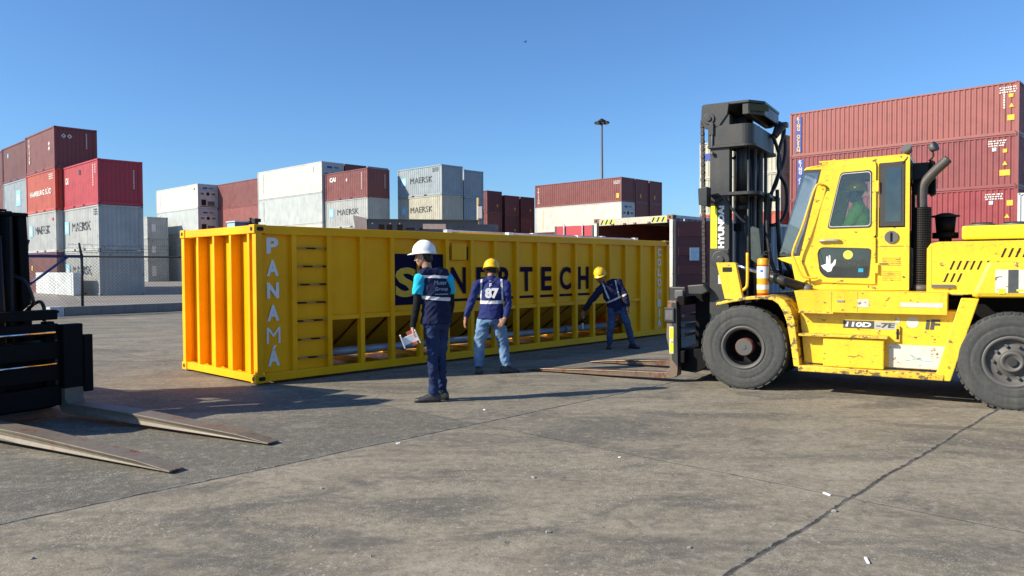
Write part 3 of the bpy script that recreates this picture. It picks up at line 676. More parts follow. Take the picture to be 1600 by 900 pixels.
# ------------------------------------------------------------ yellow container
def yellow_container():
    L, W, H = 9.99, 2.28, 2.11; Y = M['yellow']
    t = thing('bulk_container', 'long bright yellow steel container lettered SINERTECH with ladder and open lower bays', 'container', C0, YAW)
    Z = .025
    f = MB()
    # frame: local x along the long side, y across (0 = side facing the camera)
    f.box(.02, .11, .0, .10, .11 + Z, H - .11, Y); f.box(.02, .11, W - .10, W, .11 + Z, H - .11, Y)
    f.box(L - .10, L - .01, 0, .10, .11 + Z, H - .11, Y); f.box(L - .10, L - .01, W - .10, W, .11 + Z, H - .11, Y)
    for y in (.006, W - .086):
        f.box(.16, L - .16, y, y + .08, .012 + Z, .125 + Z, Y); f.box(.16, L - .16, y, y + .08, H - .125, H - .008, Y)
    for x in (.012, L - .092):
        f.box(x, x + .08, .16, W - .16, .012 + Z, .115 + Z, Y); f.box(x, x + .08, .16, W - .16, H - .115, H - .008, Y)
    f.build('frame', t, .006)
    for x in (0, L - .17):
        for y in (0, W - .15):
            for z in (Z, H - .115):
                c = MB(); c.box(x, x + .17, y, y + .15, z, z + .115, Y)
                yy = -.003 if y == 0 else W + .003; xx = -.003 if x == 0 else L + .003
                def slot(o, xd, w, h):
                    pts = []; n = 20
                    for k in range(n):
                        a = 2 * math.pi * k / n; pts.append(((w / 2 - h / 2) * (1 if math.cos(a) > 0 else -1) + h / 2 * math.cos(a), h / 2 * math.sin(a)))
                    c.flat(pts, o, xd, (0, 0, 1), M['dark'])
                slot((x + .085, yy, z + .058), (1, 0, 0), .10, .055); slot((xx, y + .075, z + .058), (0, 1, 0), .062, .058)
                c.build('corner_casting', t, .008, fixn=False)
    posts = [(.58 + .5535 * k) for k in range(17)]
    for s, yf in ((1, 0.0), (-1, W)):
        for i, x in enumerate(posts):
            p = MB(); y0, y1 = (.004, .012) if s > 0 else (W - .012, W - .004)
            p.box(x - .036, x + .036, y0, y1, .125 + Z, H - .125, Y)
            ya, yb = (.012, .10) if s > 0 else (W - .10, W - .012)
            p.box(x - .036, x - .028, ya, yb, .125 + Z, H - .125, Y); p.box(x + .028, x + .036, ya, yb, .125 + Z, H - .125, Y)
            p.build('side_post', t, .003)
        # side sheets behind the posts, slightly quilted between them
        sh = MB(); d = .075; rr = random.Random(5 + s)
        xs = [.11] + posts + [L - .10]
        for i in range(len(xs) - 1):
            a, b = xs[i], xs[i + 1]; zlo = .12 + Z if (i < 2 or i >= 15) else .84
            n = 8; m_ = 12; g = []
            amp = rr.uniform(.004, .011); ph = rr.uniform(0, 3)
            for jj in range(m_ + 1):
                for ii in range(n + 1):
                    u_, w_ = ii / n, jj / m_
                    q = amp * math.sin(math.pi * u_) * math.sin(math.pi * w_) + .0025 * math.sin(w_ * 9 + ph + u_ * 3)
                    g.append((a + (b - a) * u_, (d + q) if s > 0 else W - d - q, zlo + (H - .12 - zlo) * w_))
            sh.add(g, [(jj * (n + 1) + ii, jj * (n + 1) + ii + 1, (jj + 1) * (n + 1) + ii + 1, (jj + 1) * (n + 1) + ii) for jj in range(m_) for ii in range(n)], Y, True)
        sh.build('side_sheet', t)
        mr = MB(); y0, y1 = (.020, .10) if s > 0 else (W - .10, W - .020)
        xa = [x for x in posts[1:16]]
        for i in range(len(xa) - 1): mr.box(xa[i] + .0365, xa[i + 1] - .0365, y0, y1, .80, .865, Y)
        mr.build('mid_rail', t, .004)
    # closed pocket low on the far bay
    b = MB(); b.box(posts[14] + .04, posts[15] - .04, .24, .25, .14, .80, Y); b.build('pocket_sheet', t)
    # end sheets with four deep ribs
    for xf, s in ((.0, 1), (L, -1)):
        e = MB(); x0, x1 = (.165, .175) if s > 0 else (L - .175, L - .165)
        e.box(x0, x1, .09, W - .09, .11, H - .11, Y); e.build('end_sheet', t)
        for y in (1.98, 1.47, .965, .455):
            r = MB(); xa, xb = (.022, .165) if s > 0 else (L - .165, L - .022)
            r.box(xa, xb, y - .275 + .0, y - .215, .115 + Z, H - .115, Y); r.build('end_rib', t, .004)
    rf = MB(); rf.box(.09, L - .09, .086, W - .086, H - .05, H - .04, Y)
    rf.build('roof', t)
    for k in range(5):
        h = MB(); h.cyl((1.6 + k * 1.7, W / 2, H - .04), (1.6 + k * 1.7, W / 2, H + .035), .28, Y, n=28); h.build('hatch', t, .01)
    # hoppers and discharge pipe seen through the lower bays
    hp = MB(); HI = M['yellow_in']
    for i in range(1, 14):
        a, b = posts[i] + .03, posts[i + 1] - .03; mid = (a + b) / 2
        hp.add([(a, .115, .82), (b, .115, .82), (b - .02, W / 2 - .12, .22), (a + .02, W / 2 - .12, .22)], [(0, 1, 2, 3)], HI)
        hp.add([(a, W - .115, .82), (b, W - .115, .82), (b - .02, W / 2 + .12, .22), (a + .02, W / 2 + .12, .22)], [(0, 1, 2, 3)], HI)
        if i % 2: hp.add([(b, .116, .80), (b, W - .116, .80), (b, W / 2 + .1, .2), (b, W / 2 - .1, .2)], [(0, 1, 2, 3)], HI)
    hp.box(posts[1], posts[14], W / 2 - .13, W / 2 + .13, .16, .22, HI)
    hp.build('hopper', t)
    for i in range(0, 15, 2):
        x = posts[i + 1] if i < 14 else posts[15]; c = MB(); c.box(x - .04, x + .04, .1, W - .1, .045, .115, Y); c.build('floor_beam', t)
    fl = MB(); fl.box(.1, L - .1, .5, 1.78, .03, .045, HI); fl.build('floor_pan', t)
    p = MB(); p.cyl((1.10, .27, .315), (8.38, .27, .315), .062, M['pipe'], n=16)
    for x in (2.6, 4.6, 6.6): p.cyl((x, .27, .315), (x + .05, .27, .315), .08, M['pipe'], n=16)
    p.build('discharge_pipe', t)
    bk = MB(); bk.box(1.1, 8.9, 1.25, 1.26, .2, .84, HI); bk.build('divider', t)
    hz = NT('hazard_stripes'); hs = hz.n.new('ShaderNodeTexWave'); hs.inputs['Scale'].default_value = 2.1; hs.bands_direction = 'DIAGONAL'
    hz.l.new(hz.coord(), hs.inputs[0]); hz.set(col=hz.mix(hz.ramp(hs.outputs['Fac'], .49, .51), (.02, .02, .02), (.38, .26, .09)), rough=.75, spec=.1)
    for z in (1.81, 1.56, 1.31, 1.06, .81, .555, .30):
        r = MB(); r.box(.617, 1.097, .030, .07, z - .011, z + .011, hz.m); r.build('ladder_rung', t, .003)
    h = MB(); h.box(3.385, 3.85, .055, .10, 1.63, 1.65, Y); h.box(3.46, 3.78, .02, .10, 1.66, 1.93, Y)
    for x in (3.40, 3.80): h.box(x, x + .05, .060, .074, 1.66, 1.88, M['dark'])
    for x in (3.52, 3.70):
        for z in (1.72, 1.86): h.box(x - .012, x + .012, .016, .03, z - .012, z + .012, Y)
    h.build('inspection_hatch', t, .004)
    # writing on the near side
    X, Zu = (1, 0, 0), (0, 0, 1)
    m = MB(); yq = .069
    for i, ch in enumerate('PANAMÁ'):
        z = 1.84 - .30 * i
        m.text(ch, (.295, yq, z + (.028 if ch == 'Á' else 0)), X, Zu, .215 if ch != 'Á' else .275, M['white_print'], .045 if ch != 'M' else .0, w=.175 if ch not in 'M' else .20)
    m.build('lettering', t, label='pale grey stacked letters PANAMÁ at the near end', fixn=False)
    m = MB()
    for i, ch in enumerate('COLOMBIA'): m.text(ch, (9.68, yq, 1.855 - .225 * i), X, Zu, .165, M['white_print'], .04 if ch != 'M' else .0, w=.15 if ch != 'I' else .045)
    m.build('lettering', t, label='pale grey stacked letters COLOMBIA at the far end', fixn=False)
    nv = MB()
    for a, b in ((posts[3] + .037, posts[4] - .037), (posts[4] + .037, posts[5] - .045)): nv.rect(((a + b) / 2, yq - .002, 1.355), X, Zu, b - a, .79, M['navy'])
    for x in (posts[4],): nv.rect((x, .001, 1.355), X, Zu, .074, .79, M['navy'])
    nv.build('logo', t, fixn=False)
    m = MB(); yl = mat_plain('logo_yellow', (.70, .42, .02), .5)
    m.text('S', (posts[3] + .30, yq - .006, 1.31), X, Zu, .46, yl, .035, w=.42); m.text('I', (posts[4] + .22, yq - .006, 1.31), X, Zu, .44, yl, .035, w=.085)
    m.build('lettering', t, label='yellow letters on the navy square', fixn=False)
    m = MB(); inkp = mat_plain('purple_print', (.014, .005, .030), .7, spec=.1)
    for i, ch in enumerate('NERTECH'):
        a, b = posts[5 + i], posts[6 + i]; c = (a + b) / 2 + .015
        m.text(ch, (c, yq - .004, 1.32), X, Zu, .44, inkp, .028, w=.33 if ch not in 'E' else .29)
        m.rect((c, yq - .002, 1.0), X, Zu, .39, .045, inkp)
    m.build('lettering', t, label='dark purple letters NERTECH underlined bay by bay', fixn=False)
    # pipes and rails lying on the roof
    for nm, x0, x1, y, z in (('roof_pipe', 5.2, 9.2, .40, H + .03), ('roof_pipe', 3.9, 8.3, .62, H + .05)):
        p = MB(); p.cyl((x0, y, z), (x1, y, z), .022, M['galv'], n=10)
        for x in (x0, (x0 + x1) / 2, x1): p.box(x - .06, x + .06, y - .05, y + .05, z - .07, z + .03, M['galv'])
        p.build(nm, t)
    k = MB(); k.cyl((.22, .35, H - .04), (.22, .35, H + .10), .025, M['dark'], n=12); k.box(.17, .26, .30, .40, H + .05, H + .095, M['dark']); k.build('lifting_knob', t)
    return t
yellow_container()
# things standing behind the yellow container
bb = thing('control_cabinet', 'small blue cabinet with a beacon showing above the yellow container roof', 'cabinet', (-6.6, 18.2, 0), YAW)
k = MB(); k.box(0, .55, 0, .42, 0, 2.65, M['frameblue']); k.build('body', bb, .01)
k = MB(); k.rect((.275, -.004, 2.45), (1, 0, 0), (0, 0, 1), .5, .36, mat_plain('cabinet_blue', (.05, .12, .28), .45)); k.rect((-.004, .21, 2.45), (0, 1, 0), (0, 0, 1), .38, .36, M['glassd'])
k.build('panel', bb, fixn=False)
k = MB(); k.box(-.02, .57, -.02, .44, 2.65, 2.68, M['trim']); k.build('roof', bb, .004)
k = MB(); k.cyl((.34, -.1, 2.3), (.34, -.1, 2.68), .025, M['galv'], n=8); k.cyl((.34, -.1, 2.6), (.34, -.1, 2.76), .04, M['dark'], n=12); k.build('beacon', bb)
# blue steel frame on trestles
sf = thing('steel_frame', 'dark blue perforated steel beam frame lying just behind the yellow container', 'steel frame', (-2.75, 14.6, .19), R(14))
k = MB(); B = M['frameblue']
k.box(0, 2.15, 0, .012, 1.93, 2.27, B); k.box(-.02, 2.2, -.05, .35, 2.27, 2.285, B); k.box(-.02, 2.2, -.05, .10, 1.90, 1.93, B)
k.box(2.15, 2.55, 0, .012, 1.93, 2.2, B); k.box(-.02, 2.2, .33, .345, 1.93, 2.27, B); k.build('beam', sf)
k = MB(); k.prism([(-.2, 1.7), (.0, 1.7), (-.03, 2.3), (-.28, 2.35)], 'y', -.02, .02, M['white']); k.prism([(-.18, 1.7), (.12, 1.7), (.12, 2.27), (-.26, 2.30)], 'y', .03, .35, B); k.build('end_plate', sf)
k = MB()
for x in (.2, .35, .55): k.box(x, x + .11, -.004, .0, 2.02, 2.18, M['dark'])
for x in (.72, .98): k.box(x, x + .17, -.004, .0, 2.08, 2.12, M['dark'])
for x in (1.75, 1.85):
    for z in (2.02, 2.14): k.cyl((x, -.004, z), (x, 0, z), .012, M['dark'], n=8)
k.box(1.05, 1.5, -.006, -.001, 2.10, 2.2, M['trim'])
for x in (.08, .42, .6): k.cyl((x, -.012, 2.2), (x, 0, 2.2), .014, M['trim'], n=8)
k.build('cutout', sf)
for x in (.3, 1.9):
    k = MB(); k.box(x, x + .1, .1, .2, -.19, 1.9, B); k.box(x - .3, x + .4, .05, .25, -.189, -.11, B); k.build('leg', sf)
pl = thing('utility_post', 'thin wooden post with a grey box standing behind the yellow container', 'post', (-.83, 19.0, 0))
k = MB(); k.cyl((0, 0, 0), (0, 0, 3.27), .045, M['wood'], .04, n=10); k.build('pole', pl)
k = MB(); k.box(-.02, .10, -.06, -.03, 2.75, 3.05, M['white']); k.build('box', pl, .01)
k = MB(); k.tube([(0, -.05, 3.1), (.13, -.04, 2.9), (.1, -.04, 2.6), (.04, -.05, 2.4)], .008, M['dark'], n=5); k.build('cable', pl)
cr = thing('round_lamp', 'small white and blue drum shaped lamp beside the wooden post', 'lamp', (-.58, 17.6, 0), R(-20))
k = MB(); k.cyl((0, 0, 0), (0, 0, 2.2), .03, M['grey'], n=8); k.build('stand', cr)
k = MB(); k.cyl((-.05, 0, 2.32), (.2, .05, 2.26), .12, M['white'], n=20); k.build('housing', cr, .02)
k = MB(); k.cyl((-.075, 0, 2.325), (-.051, 0, 2.32), .075, mat_plain('lens_blue', (.02, .04, .15), .1), n=20); k.build('lens', cr)

# ------------------------------------------------------------ the open container
def open_container():
    W, L, H = 2.438, 12.192, 2.82
    o0 = Vector((3.98, 18.85, 0)) + V * W            # far-left corner of its mouth
    t = thing('shipping_container', 'open empty container with white header, hazard stripes and doors swung wide', 'shipping container', o0, YAW - R(90))
    B = cpaint('openblue', (.155, .215, .28), rust=.12, dirt=.3); INN = cpaint('opendark', (.16, .05, .045), rust=.2, dirt=.4); CR = M['sticker']; RB = cpaint('castrust', (.22, .10, .075), rust=.8, dirt=.5)
    DR = cpaint('doormaroon', (.125, .022, .026), rust=.04, dirt=.25)
    f = MB()
    f.box(0, .09, 0, .10, .118, H - .118, CR); f.box(W - .09, W, 0, .10, .118, H - .118, CR)
    f.box(.165, W - .165, .004, .08, H - .19, H - .012, PAL['cream']); f.box(.165, W - .165, .004, .08, .012, .16, CR)
    for x in (0, W - .12): f.box(x, x + .12, L - .12, L, .118, H - .118, B)
    for x in (0.006, W - .066):
        f.box(x, x + .06, .18, L - .18, .012, .165, B); f.box(x, x + .06, .18, L - .18, H - .085, H - .005, M['white'])
    f.build('frame', t, .005)
    for x in (0, W - .165):
        for y in (0, L - .18):
            for z in (0, H - .118):
                c = MB(); c.box(x, x + .165, y - .004, y + .176, z + .002, z + .118, RB)
                c.cyl((x + .083, y - .006, z + .06), (x + .083, y - .0045, z + .06), .035, M['dark'], n=14)
                hx = x - .002 if x == 0 else x + .167; c.rect((hx, y + .09, z + .06), (0, 1, 0), (0, 0, 1), .10, .055, M['dark'])
                c.build('corner_casting', t, fixn=False)
    for c_, s in ((.03, -1), (W - .03, 1)):
        w = MB(); corr(w, 'x', c_, .12, L - .12, .165, H - .085, .036, .278, B, s); w.build('side_wall', t)
        w = MB(); corr(w, 'x', c_ - s * .045, .12, L - .12, .165, H - .085, .004, .278, INN, s); w.build('inner_wall', t)
    w = MB(); corr(w, 'y', L - .05, .12, W - .12, .165, H - .1, .04, .25, INN, 1); w.build('end_wall', t)
    w = MB(); w.box(.066, W - .066, .08, L - .04, H - .04, H - .02, B); w.build('roof', t)
    w = MB(); w.box(.066, W - .066, .08, L - .04, .12, .15, M['wood']); w.build('floor', t)
    hs = MB()
    for x0 in (.22, W - .62):
        for i in range(3):
            x = x0 + i * .145
            hs.flat([(x, H - .16), (x + .05, H - .16), (x + .11, H - .045), (x + .06, H - .045)], (0, .001, 0), (1, 0, 0), (0, 0, 1), M['dark'])
            hs.flat([(x + .055, H - .16), (x + .115, H - .16), (x + .175, H - .045), (x + .115, H - .045)], (0, .0005, 0), (1, 0, 0), (0, 0, 1), M['lime'])
    hs.build('hazard_stripe', t, fixn=False)
    for x in (.62, 1.0, 1.32, 1.75):
        k = MB(); k.box(x - .035, x + .035, -.03, .004, H - .19, H - .145, RB); k.build('door_keeper', t, .006)
    # doors folded right back: one beyond the left post, one along the right side
    def door(parent, M4, rails):
        d = MB(); d.X = M4
        d.box(0, 1.16, 0, .05, .17, H - .16, DR if rails else MC['box_red'])
        for k in range(5):
            z = .40 + k * .47; d.box(.08, 1.10, -.022, .0, z, z + .20, DR if rails else MC['box_red'])
        for x in (-.005, 1.125): d.box(x, x + .04, -.012, .062, .165, H - .155, M['grey'])
        for x in (.3, .86): d.cyl((x, .075, .12), (x, .075, H - .1), .017, M['galv'], n=8)
        if rails: 
            d.box(.40, .66, -.030, -.024, 1.68, 2.0, mat_plain('paper_sheet', (.42, .60, .72), .6)); 
        return d.build('door', parent, .004)
    door(t, Matrix.Translation((-.02, -.02, 0)) @ Matrix.Rotation(R(180 + 12), 4, 'Z') @ Matrix.Translation((0, -.05, 0)), False)
    door(t, Matrix.Translation((W + .035, .05, 0)) @ Matrix.Rotation(R(60), 4, 'Z'), True)
    return t
open_container()

# ------------------------------------------------------------ the big yellow forklift
def wheel(parent, c, r, w, side, style):
    """axle along y, outer face towards side*y; tyre > rim, hub"""
    y = side
    t = MB(); h = w / 2; ri = r * .50
    prof = [(-h * .8, ri), (-h, ri + .04), (-h * 1.02, r * .80), (-h * .93, r * .93), (-h * .78, r * .985), (-h * .4, r), (h * .4, r), (h * .80, r * .99), (h * .93, r * .95), (h * .99, r * .90), (h * .985, r * .885), (h * 1.03, r * .84), (h * 1.035, r * .74), (h * 1.0, r * .725), (h * 1.02, r * .715), (h * 1.03, r * .64), (h * .99, r * .60), (h * 1.0, r * .585), (h * .96, ri + .025), (h * .8, ri)]
    t.lathe([(a, b) for a, b in prof], c, (0, y, 0), M['rubber'], 56)
    C = Vector(c)
    for k in range(40 if style == 'rear' else 0):      # tread lugs at the shoulders
        a = 2 * math.pi * k / 44
        for sgn in (-1, 1):
            mx = Matrix.Translation(C) @ Matrix.Rotation(a + (.07 if sgn > 0 else 0), 4, 'Y')
            t.box(r * .965, r * 1.0055, sgn * h * .93 if sgn < 0 else h * .45, -h * .45 if sgn < 0 else h * .93, -.022, .022, M['rubber'], mx)
    if style == 'front':
        for k in range(30):
            a = 2 * math.pi * k / 30
            for sgn in (-1, 1): t.box(r * .975, r * 1.001, -h * .9 if sgn < 0 else h * .3, -h * .3 if sgn < 0 else h * .9, -.035, .035, M['rubber'], Matrix.Translation(C) @ Matrix.Rotation(a + (.1 if sgn > 0 else 0), 4, 'Y'))
    tw = t.build('wheel', parent)
    q = MB()
    if style == 'front':
        q.lathe([(h * .82, ri + .012), (h * .95, ri + .004), (h * .93, ri - .015), (h * .80, ri - .03), (h * .72, ri - .04), (-h * .6, ri - .06), (-h * .62, .13), (-h * .62, .0)], c, (0, y, 0), M['rimgrey'], 48, mats=[M['rimgrey']] * 4 + [M['deep_black']] * 4)  # deep inner part of the rim coloured near black
    else:
        q.lathe([(h * .82, ri + .02), (h * .95, ri + .01), (h * .90, ri - .02), (h * .55, ri - .03), (h * .50, .15), (h * .62, .14), (h * .62, 0)], c, (0, y, 0), M['rimgrey'], 48)
        for k in range(10):
            a = 2 * math.pi * k / 10; p = C + Vector((.175 * math.cos(a), y * h * .5, .175 * math.sin(a))); q.cyl(p, p + Vector((0, y * .05, 0)), .018, M['rimgrey'], n=6, smooth=False)
    q.build('rim', tw)
    u = MB()
    if style == 'front':
        u.lathe([(-h * .6, r * .21), (h * .50, r * .21), (h * .52, r * .195)], c, (0, y, 0), M['hubred'], 36); u.lathe([(h * .522, r * .195), (h * .55, r * .19), (h * .55, .03), (h * .60, .025), (h * .60, 0)], c, (0, y, 0), M['rimgrey'], 36, False)
    else:
        u.lathe([(h * .62, .12), (h * .95, .105), (h * .95, .085), (h * .80, .07), (h * .8, 0)], c, (0, y, 0), M['rimgrey'], 30)
        u.cyl(C + Vector((0, y * h * .8, 0)), C + Vector((0, y * h * 1.0, 0)), .045, M['black'], n=16)
    u.build('hub', tw)
    return tw
def louvre(mb, x, z, y, s, w, h, m): mb.box(x - w / 2, x + w / 2, y - .004 * s, y + .004 * s, z - h / 2, z + h / 2, m)

def big_forklift():
    TH = R(148.6); Or = (3.442, 10.38, 0)
    t = thing('forklift', 'large yellow forklift with tall black mast, cab and black wheels at right', 'forklift', Or, TH)
    Y, YW, K = M['truck'], M['truck_worn'], M['black']
    # wheels: left side (+y) faces the camera
    wheel(t, (0, .97, .52), .525, .30, 1, 'front'); wheel(t, (0, -.97, .52), .525, .30, -1, 'front')
    wheel(t, (-2.80, .97, .51), .52, .32, 1, 'rear'); wheel(t, (-2.80, -.97, .51), .52, .32, -1, 'rear')
    k = MB(); k.cyl((0, -.85, .52), (0, .85, .52), .12, M['deep_black']); k.cyl((-2.8, -.85, .5), (-2.8, .85, .5), .09, M['deep_black'])
    k.box(-3.3, .35, -.52, .52, .42, 1.15, M['deep_black']); k.box(-.45, .30, -.72, .72, .45, .72, M['deep_black']); k.box(-3.1, -2.5, -.7, .7, .4, .62, M['deep_black'])
    k.tube([(-2.2, .7, .4), (-2.4, .6, .32), (-2.7, .5, .36)], .02, M['deep_black']); k.build('chassis', t, .01)
    for s in (1, -1):
        b = MB(); ya = lambda a, c: (min(s * a, s * c), max(s * a, s * c))
        y0, y1 = ya(.55, .97)
        b.prism([(-.64, 1.02), (-.70, .36), (-2.22, .36), (-2.38, 1.02)], 'y', y0, y1, Y)
        b.build('side_body', t, .012)
        b = MB(); y0, y1 = ya(.50, 1.08)
        b.prism([(-.60, 1.235), (-.66, .985), (-2.20, .985), (-2.20, 1.225)], 'y', y0, y1, Y)
        for x in (-1.02, -1.30): b.box(x - .002, x + .002, *ya(1.079, 1.0815), .99, 1.23, M['stickerb'])
        b.build('side_locker', t, .02)
        b = MB(); y0, y1 = ya(.95, 1.13); b.prism([(-.66, .275), (-.66, .345), (-2.18, .335), (-2.18, .265)], 'y', y0, y1, YW); b.build('sill', t, .01)
        # rear strut of the side body, leaning back
        b = MB(); b.prism([(-2.18, .265), (-2.10, .335), (-2.33, 1.17), (-2.50, 1.17), (-2.24, .265)], 'y', *ya(.92, 1.12), Y); b.build('strut', t, .01)
        b = MB(); b.box(-1.62, -.66, *ya(.965, 1.12), .695, .728, YW); b.prism([(-.66, .97), (-.66, 1.0), (-1.05, .99), (-1.05, .965)], 'y', *ya(1.0, 1.13), YW); b.build('step', t, .008)
        b = MB(); b.box(-1.58, -.93, *ya(.965, 1.085), .345, .69, Y); b.build('step_box', t, .012)
        # front fender: flat plate, then curving down behind the wheel
        prof = [(.33, 1.075), (.15, 1.12), (-.05, 1.155), (-.25, 1.172), (-.40, 1.165), (-.50, 1.12), (-.57, 1.02), (-.615, .88), (-.645, .62), (-.68, .32)]
        inner = [(.33, 1.035), (.15, 1.08), (-.05, 1.115), (-.24, 1.13), (-.36, 1.118), (-.43, 1.07), (-.48, .985), (-.525, .86), (-.57, .60), (-.61, .33)]
        b = MB(); b.prism(prof + inner[::-1], 'y', *ya(.60, 1.13), YW); b.build('front_fender', t, .008)
    # counterweight and rear fender
    b = MB()
    b.prism([(-2.42, 1.18), (-2.44, 1.26), (-2.56, 1.57), (-3.55, 1.60), (-3.95, 1.45), (-4.05, .55), (-3.95, .34), (-3.52, .34), (-3.45, .60), (-3.42, 1.12), (-3.32, 1.19)], 'y', -1.13, 1.13, Y)
    b.build('counterweight', t, .05)
    # bonnet
    b = MB(); b.prism([(-1.98, 1.20), (-1.98, 1.72), (-2.02, 1.78), (-2.10, 1.80), (-3.72, 1.80), (-3.80, 1.5), (-3.80, 1.2)], 'y', -.66, .66, Y)
    for r_, (x0, z0, n, skip) in enumerate(((-2.23, 1.53, 6, ()), (-2.17, 1.39, 6, (3, 4)), (-2.72, 1.665, 4, ()))):
        for i in range(n):
            if i in skip: continue
            x = x0 - i * .066
            b.prism([(x + .004, z0 - .05), (x + .024, z0 - .05), (x - .014, z0 + .05), (x - .034, z0 + .05)], 'y', .6605, .664, M['dark'])
    b.box(-2.925, -2.92, .659, .6625, 1.57, 1.80, M['stickerb']); b.box(-2.03, -2.028, .659, .6625, 1.25, 1.75, M['stickerb']); b.box(-3.3, -3.1, .659, .664, 1.63, 1.645, M['dark'])
    b.box(-2.26, -2.03, .66, .69, 1.275, 1.31, M['grey']); b.build('bonnet', t, .02)
    b = MB(); b.box(-3.0, -2.32, -.42, .30, 1.83, 1.99, M['truck_bright']); b.build('radiator_cover', t, .025)
    b = MB()
    for x in (-2.52, -2.85): b.cyl((x, -.05, 1.99), (x, -.05, 2.02), .14, M['grey'], n=24); b.cyl((x, -.05, 2.02), (x, -.05, 2.035), .11, M['dark'], n=24)
    b.tube([(-3.0, .1, 1.93), (-3.12, .15, 1.95), (-3.2, .15, 1.85)], .02, M['grey']); b.build('filler_cap', t)
    b = MB(); b.cyl((-2.14, -.10, 1.78), (-2.14, -.10, 1.86), .07, M['dark']); b.cyl((-2.14, -.10, 1.86), (-2.14, -.10, 1.93), .14, M['deep_black'], n=24); b.cyl((-2.14, -.10, 1.93), (-2.14, -.10, 2.12), .10, M['deep_black'], .115, n=24)
    b.cyl((-2.14, -.10, 2.12), (-2.14, -.10, 2.14), .155, M['dark'], n=24); b.cyl((-2.14, -.10, 2.14), (-2.14, -.10, 2.17), .13, M['dark'], .05, n=24); b.build('air_cleaner', t)
    # exhaust
    b = MB(); ex = mat_plain('exhaust_steel', (.075, .068, .066), .6, metal=.3)
    b.cyl((-1.915, .36, 1.20), (-1.915, .36, 1.30), .10, ex); b.cyl((-1.915, .36, 1.28), (-1.915, .36, 2.22), .088, M['deep_black'], n=24)
    for k_ in range(34): b.lathe([(0, .088), (.004, .095), (.012, .095), (.016, .088)], (-1.915, .36, 1.30 + k_ * .027), (0, 0, 1), M['dark'], 24)
    for k_ in range(24):
        a = 2 * math.pi * k_ / 24; b.box(.086, .094, -.002, .002, 1.3, 2.22, M['dark'], Matrix.Translation((-1.915, .36, 0)) @ Matrix.Rotation(a, 4, 'Z'))
    b.tube([(-1.915, .36, 2.2), (-1.91, .36, 2.38), (-1.93, .36, 2.50), (-2.02, .36, 2.62), (-2.14, .36, 2.74), (-2.17, .36, 2.775)], .055, ex, n=18); b.cyl((-2.171, .36, 2.776), (-2.175, .36, 2.78), .046, M['deep_black'], n=18)
    b.build('exhaust_pipe', t)
    # cab
    cab = MB(); ys = .52; P = []
    def outer(y): pass
    # side frames built as bars around the openings (x forward, z up)
    def bar(mb, p, q, w, y0, y1, m):
        p = Vector(p); q = Vector(q); d = (q - p).normalized(); n = Vector((-d.y, d.x)) * w / 2
        mb.prism([tuple(p + n), tuple(q + n), tuple(q - n), tuple(p - n)], 'y', y0, y1, m)
    for s in (1, -1):
        a, b_ = (ys - .05, ys) if s > 0 else (-ys, -ys + .05)
        cab.prism([(-.63, 1.235), (-.63, 1.33), (-1.78, 1.33), (-1.78, 1.235)], 'y', a, b_, Y)                      # bottom rail
        cab.prism([(-.86, 2.72), (-.80, 2.74), (-.86, 2.80), (-1.05, 2.835), (-1.79, 2.85), (-1.79, 2.77)], 'y', a, b_, Y)    # roof rail
        cab.prism([(-.60, 1.26), (-.53, 1.60), (-.56, 1.66), (-.81, 2.735), (-.93, 2.735), (-.93, 2.68), (-.68, 1.64), (-.72, 1.33)], 'y', a + .002, b_ - .002, Y)   # front pillar
        cab.prism([(-1.745, 1.235), (-1.79, 1.235), (-1.79, 2.84), (-1.745, 2.84)], 'y', a, b_ + s * .006 if s > 0 else b_, Y)  # rear pillar
        cab.prism([(-1.435, 1.33), (-1.46, 1.33), (-1.46, 2.78), (-1.435, 2.78)], 'y', a, b_, Y)    # middle pillar
        cab.prism([(-1.46, 1.33), (-1.745, 1.33), (-1.745, 1.985), (-1.46, 1.985)], 'y', a, b_, Y)     # rear lower panel
    cab.box(-1.79, -.88, -ys + .05, ys - .05, 2.80, 2.84, Y)
    cab.prism([(-.70, 2.76), (-.64, 2.74), (-.86, 2.80), (-.95, 2.82), (-.95, 2.78)], 'y', -ys, ys, Y)
    cab.box(-1.785, -1.74, -ys + .05, ys - .05, 1.235, 1.75, M['deep_black']); cab.box(-1.785, -1.74, -ys + .05, ys - .05, 2.55, 2.80, M['deep_black'])
    for y in (-ys + .05, ys - .12): cab.box(-1.785, -1.75, y, y + .07, 1.75, 2.55, M['deep_black'])
    cab.box(-1.75, -.60, -ys + .05, ys - .05, 1.235, 1.26, M['deep_black'])
    cabo = cab.build('cab', t, .008)
    # nose in front of the cab door, flaring forward
    b = MB(); b.prism([(-.28, 1.635), (-.33, 1.60), (-.46, 1.55), (-.52, 1.25), (-.64, 1.235), (-.56, 1.66)], 'y', -ys, ys, M['truck'])
    b.build('cowl', cabo, .01)
    # windscreen wrap glass: front and both quarter lights
    gq = [(-.31, 1.66), (-.57, 1.66), (-.83, 2.725), (-.60, 2.735)]
    for s in (1, -1):
        b = MB(); yq = s * (ys - .012); a, c = sorted((yq - .006, yq))
        b.prism(gq, 'y', a, c, M['screen']); 
        a2, c2 = sorted((yq, yq + s * .005))
        for p, q, w in (((-.32, 1.675), (-.58, 1.675), .035), ((-.605, 2.72), (-.82, 2.715), .03), ((-.565, 1.68), (-.805, 2.70), .055)): bar(b, p, q, w, a2, c2, M['seal'])
        b.build('quarter_window', cabo)
    b = MB(); b.prism([(-.31, 1.66), (-.30, 1.66), (-.59, 2.735), (-.60, 2.735)], 'y', -ys + .02, ys - .02, M['screen']); b.build('windscreen', cabo)
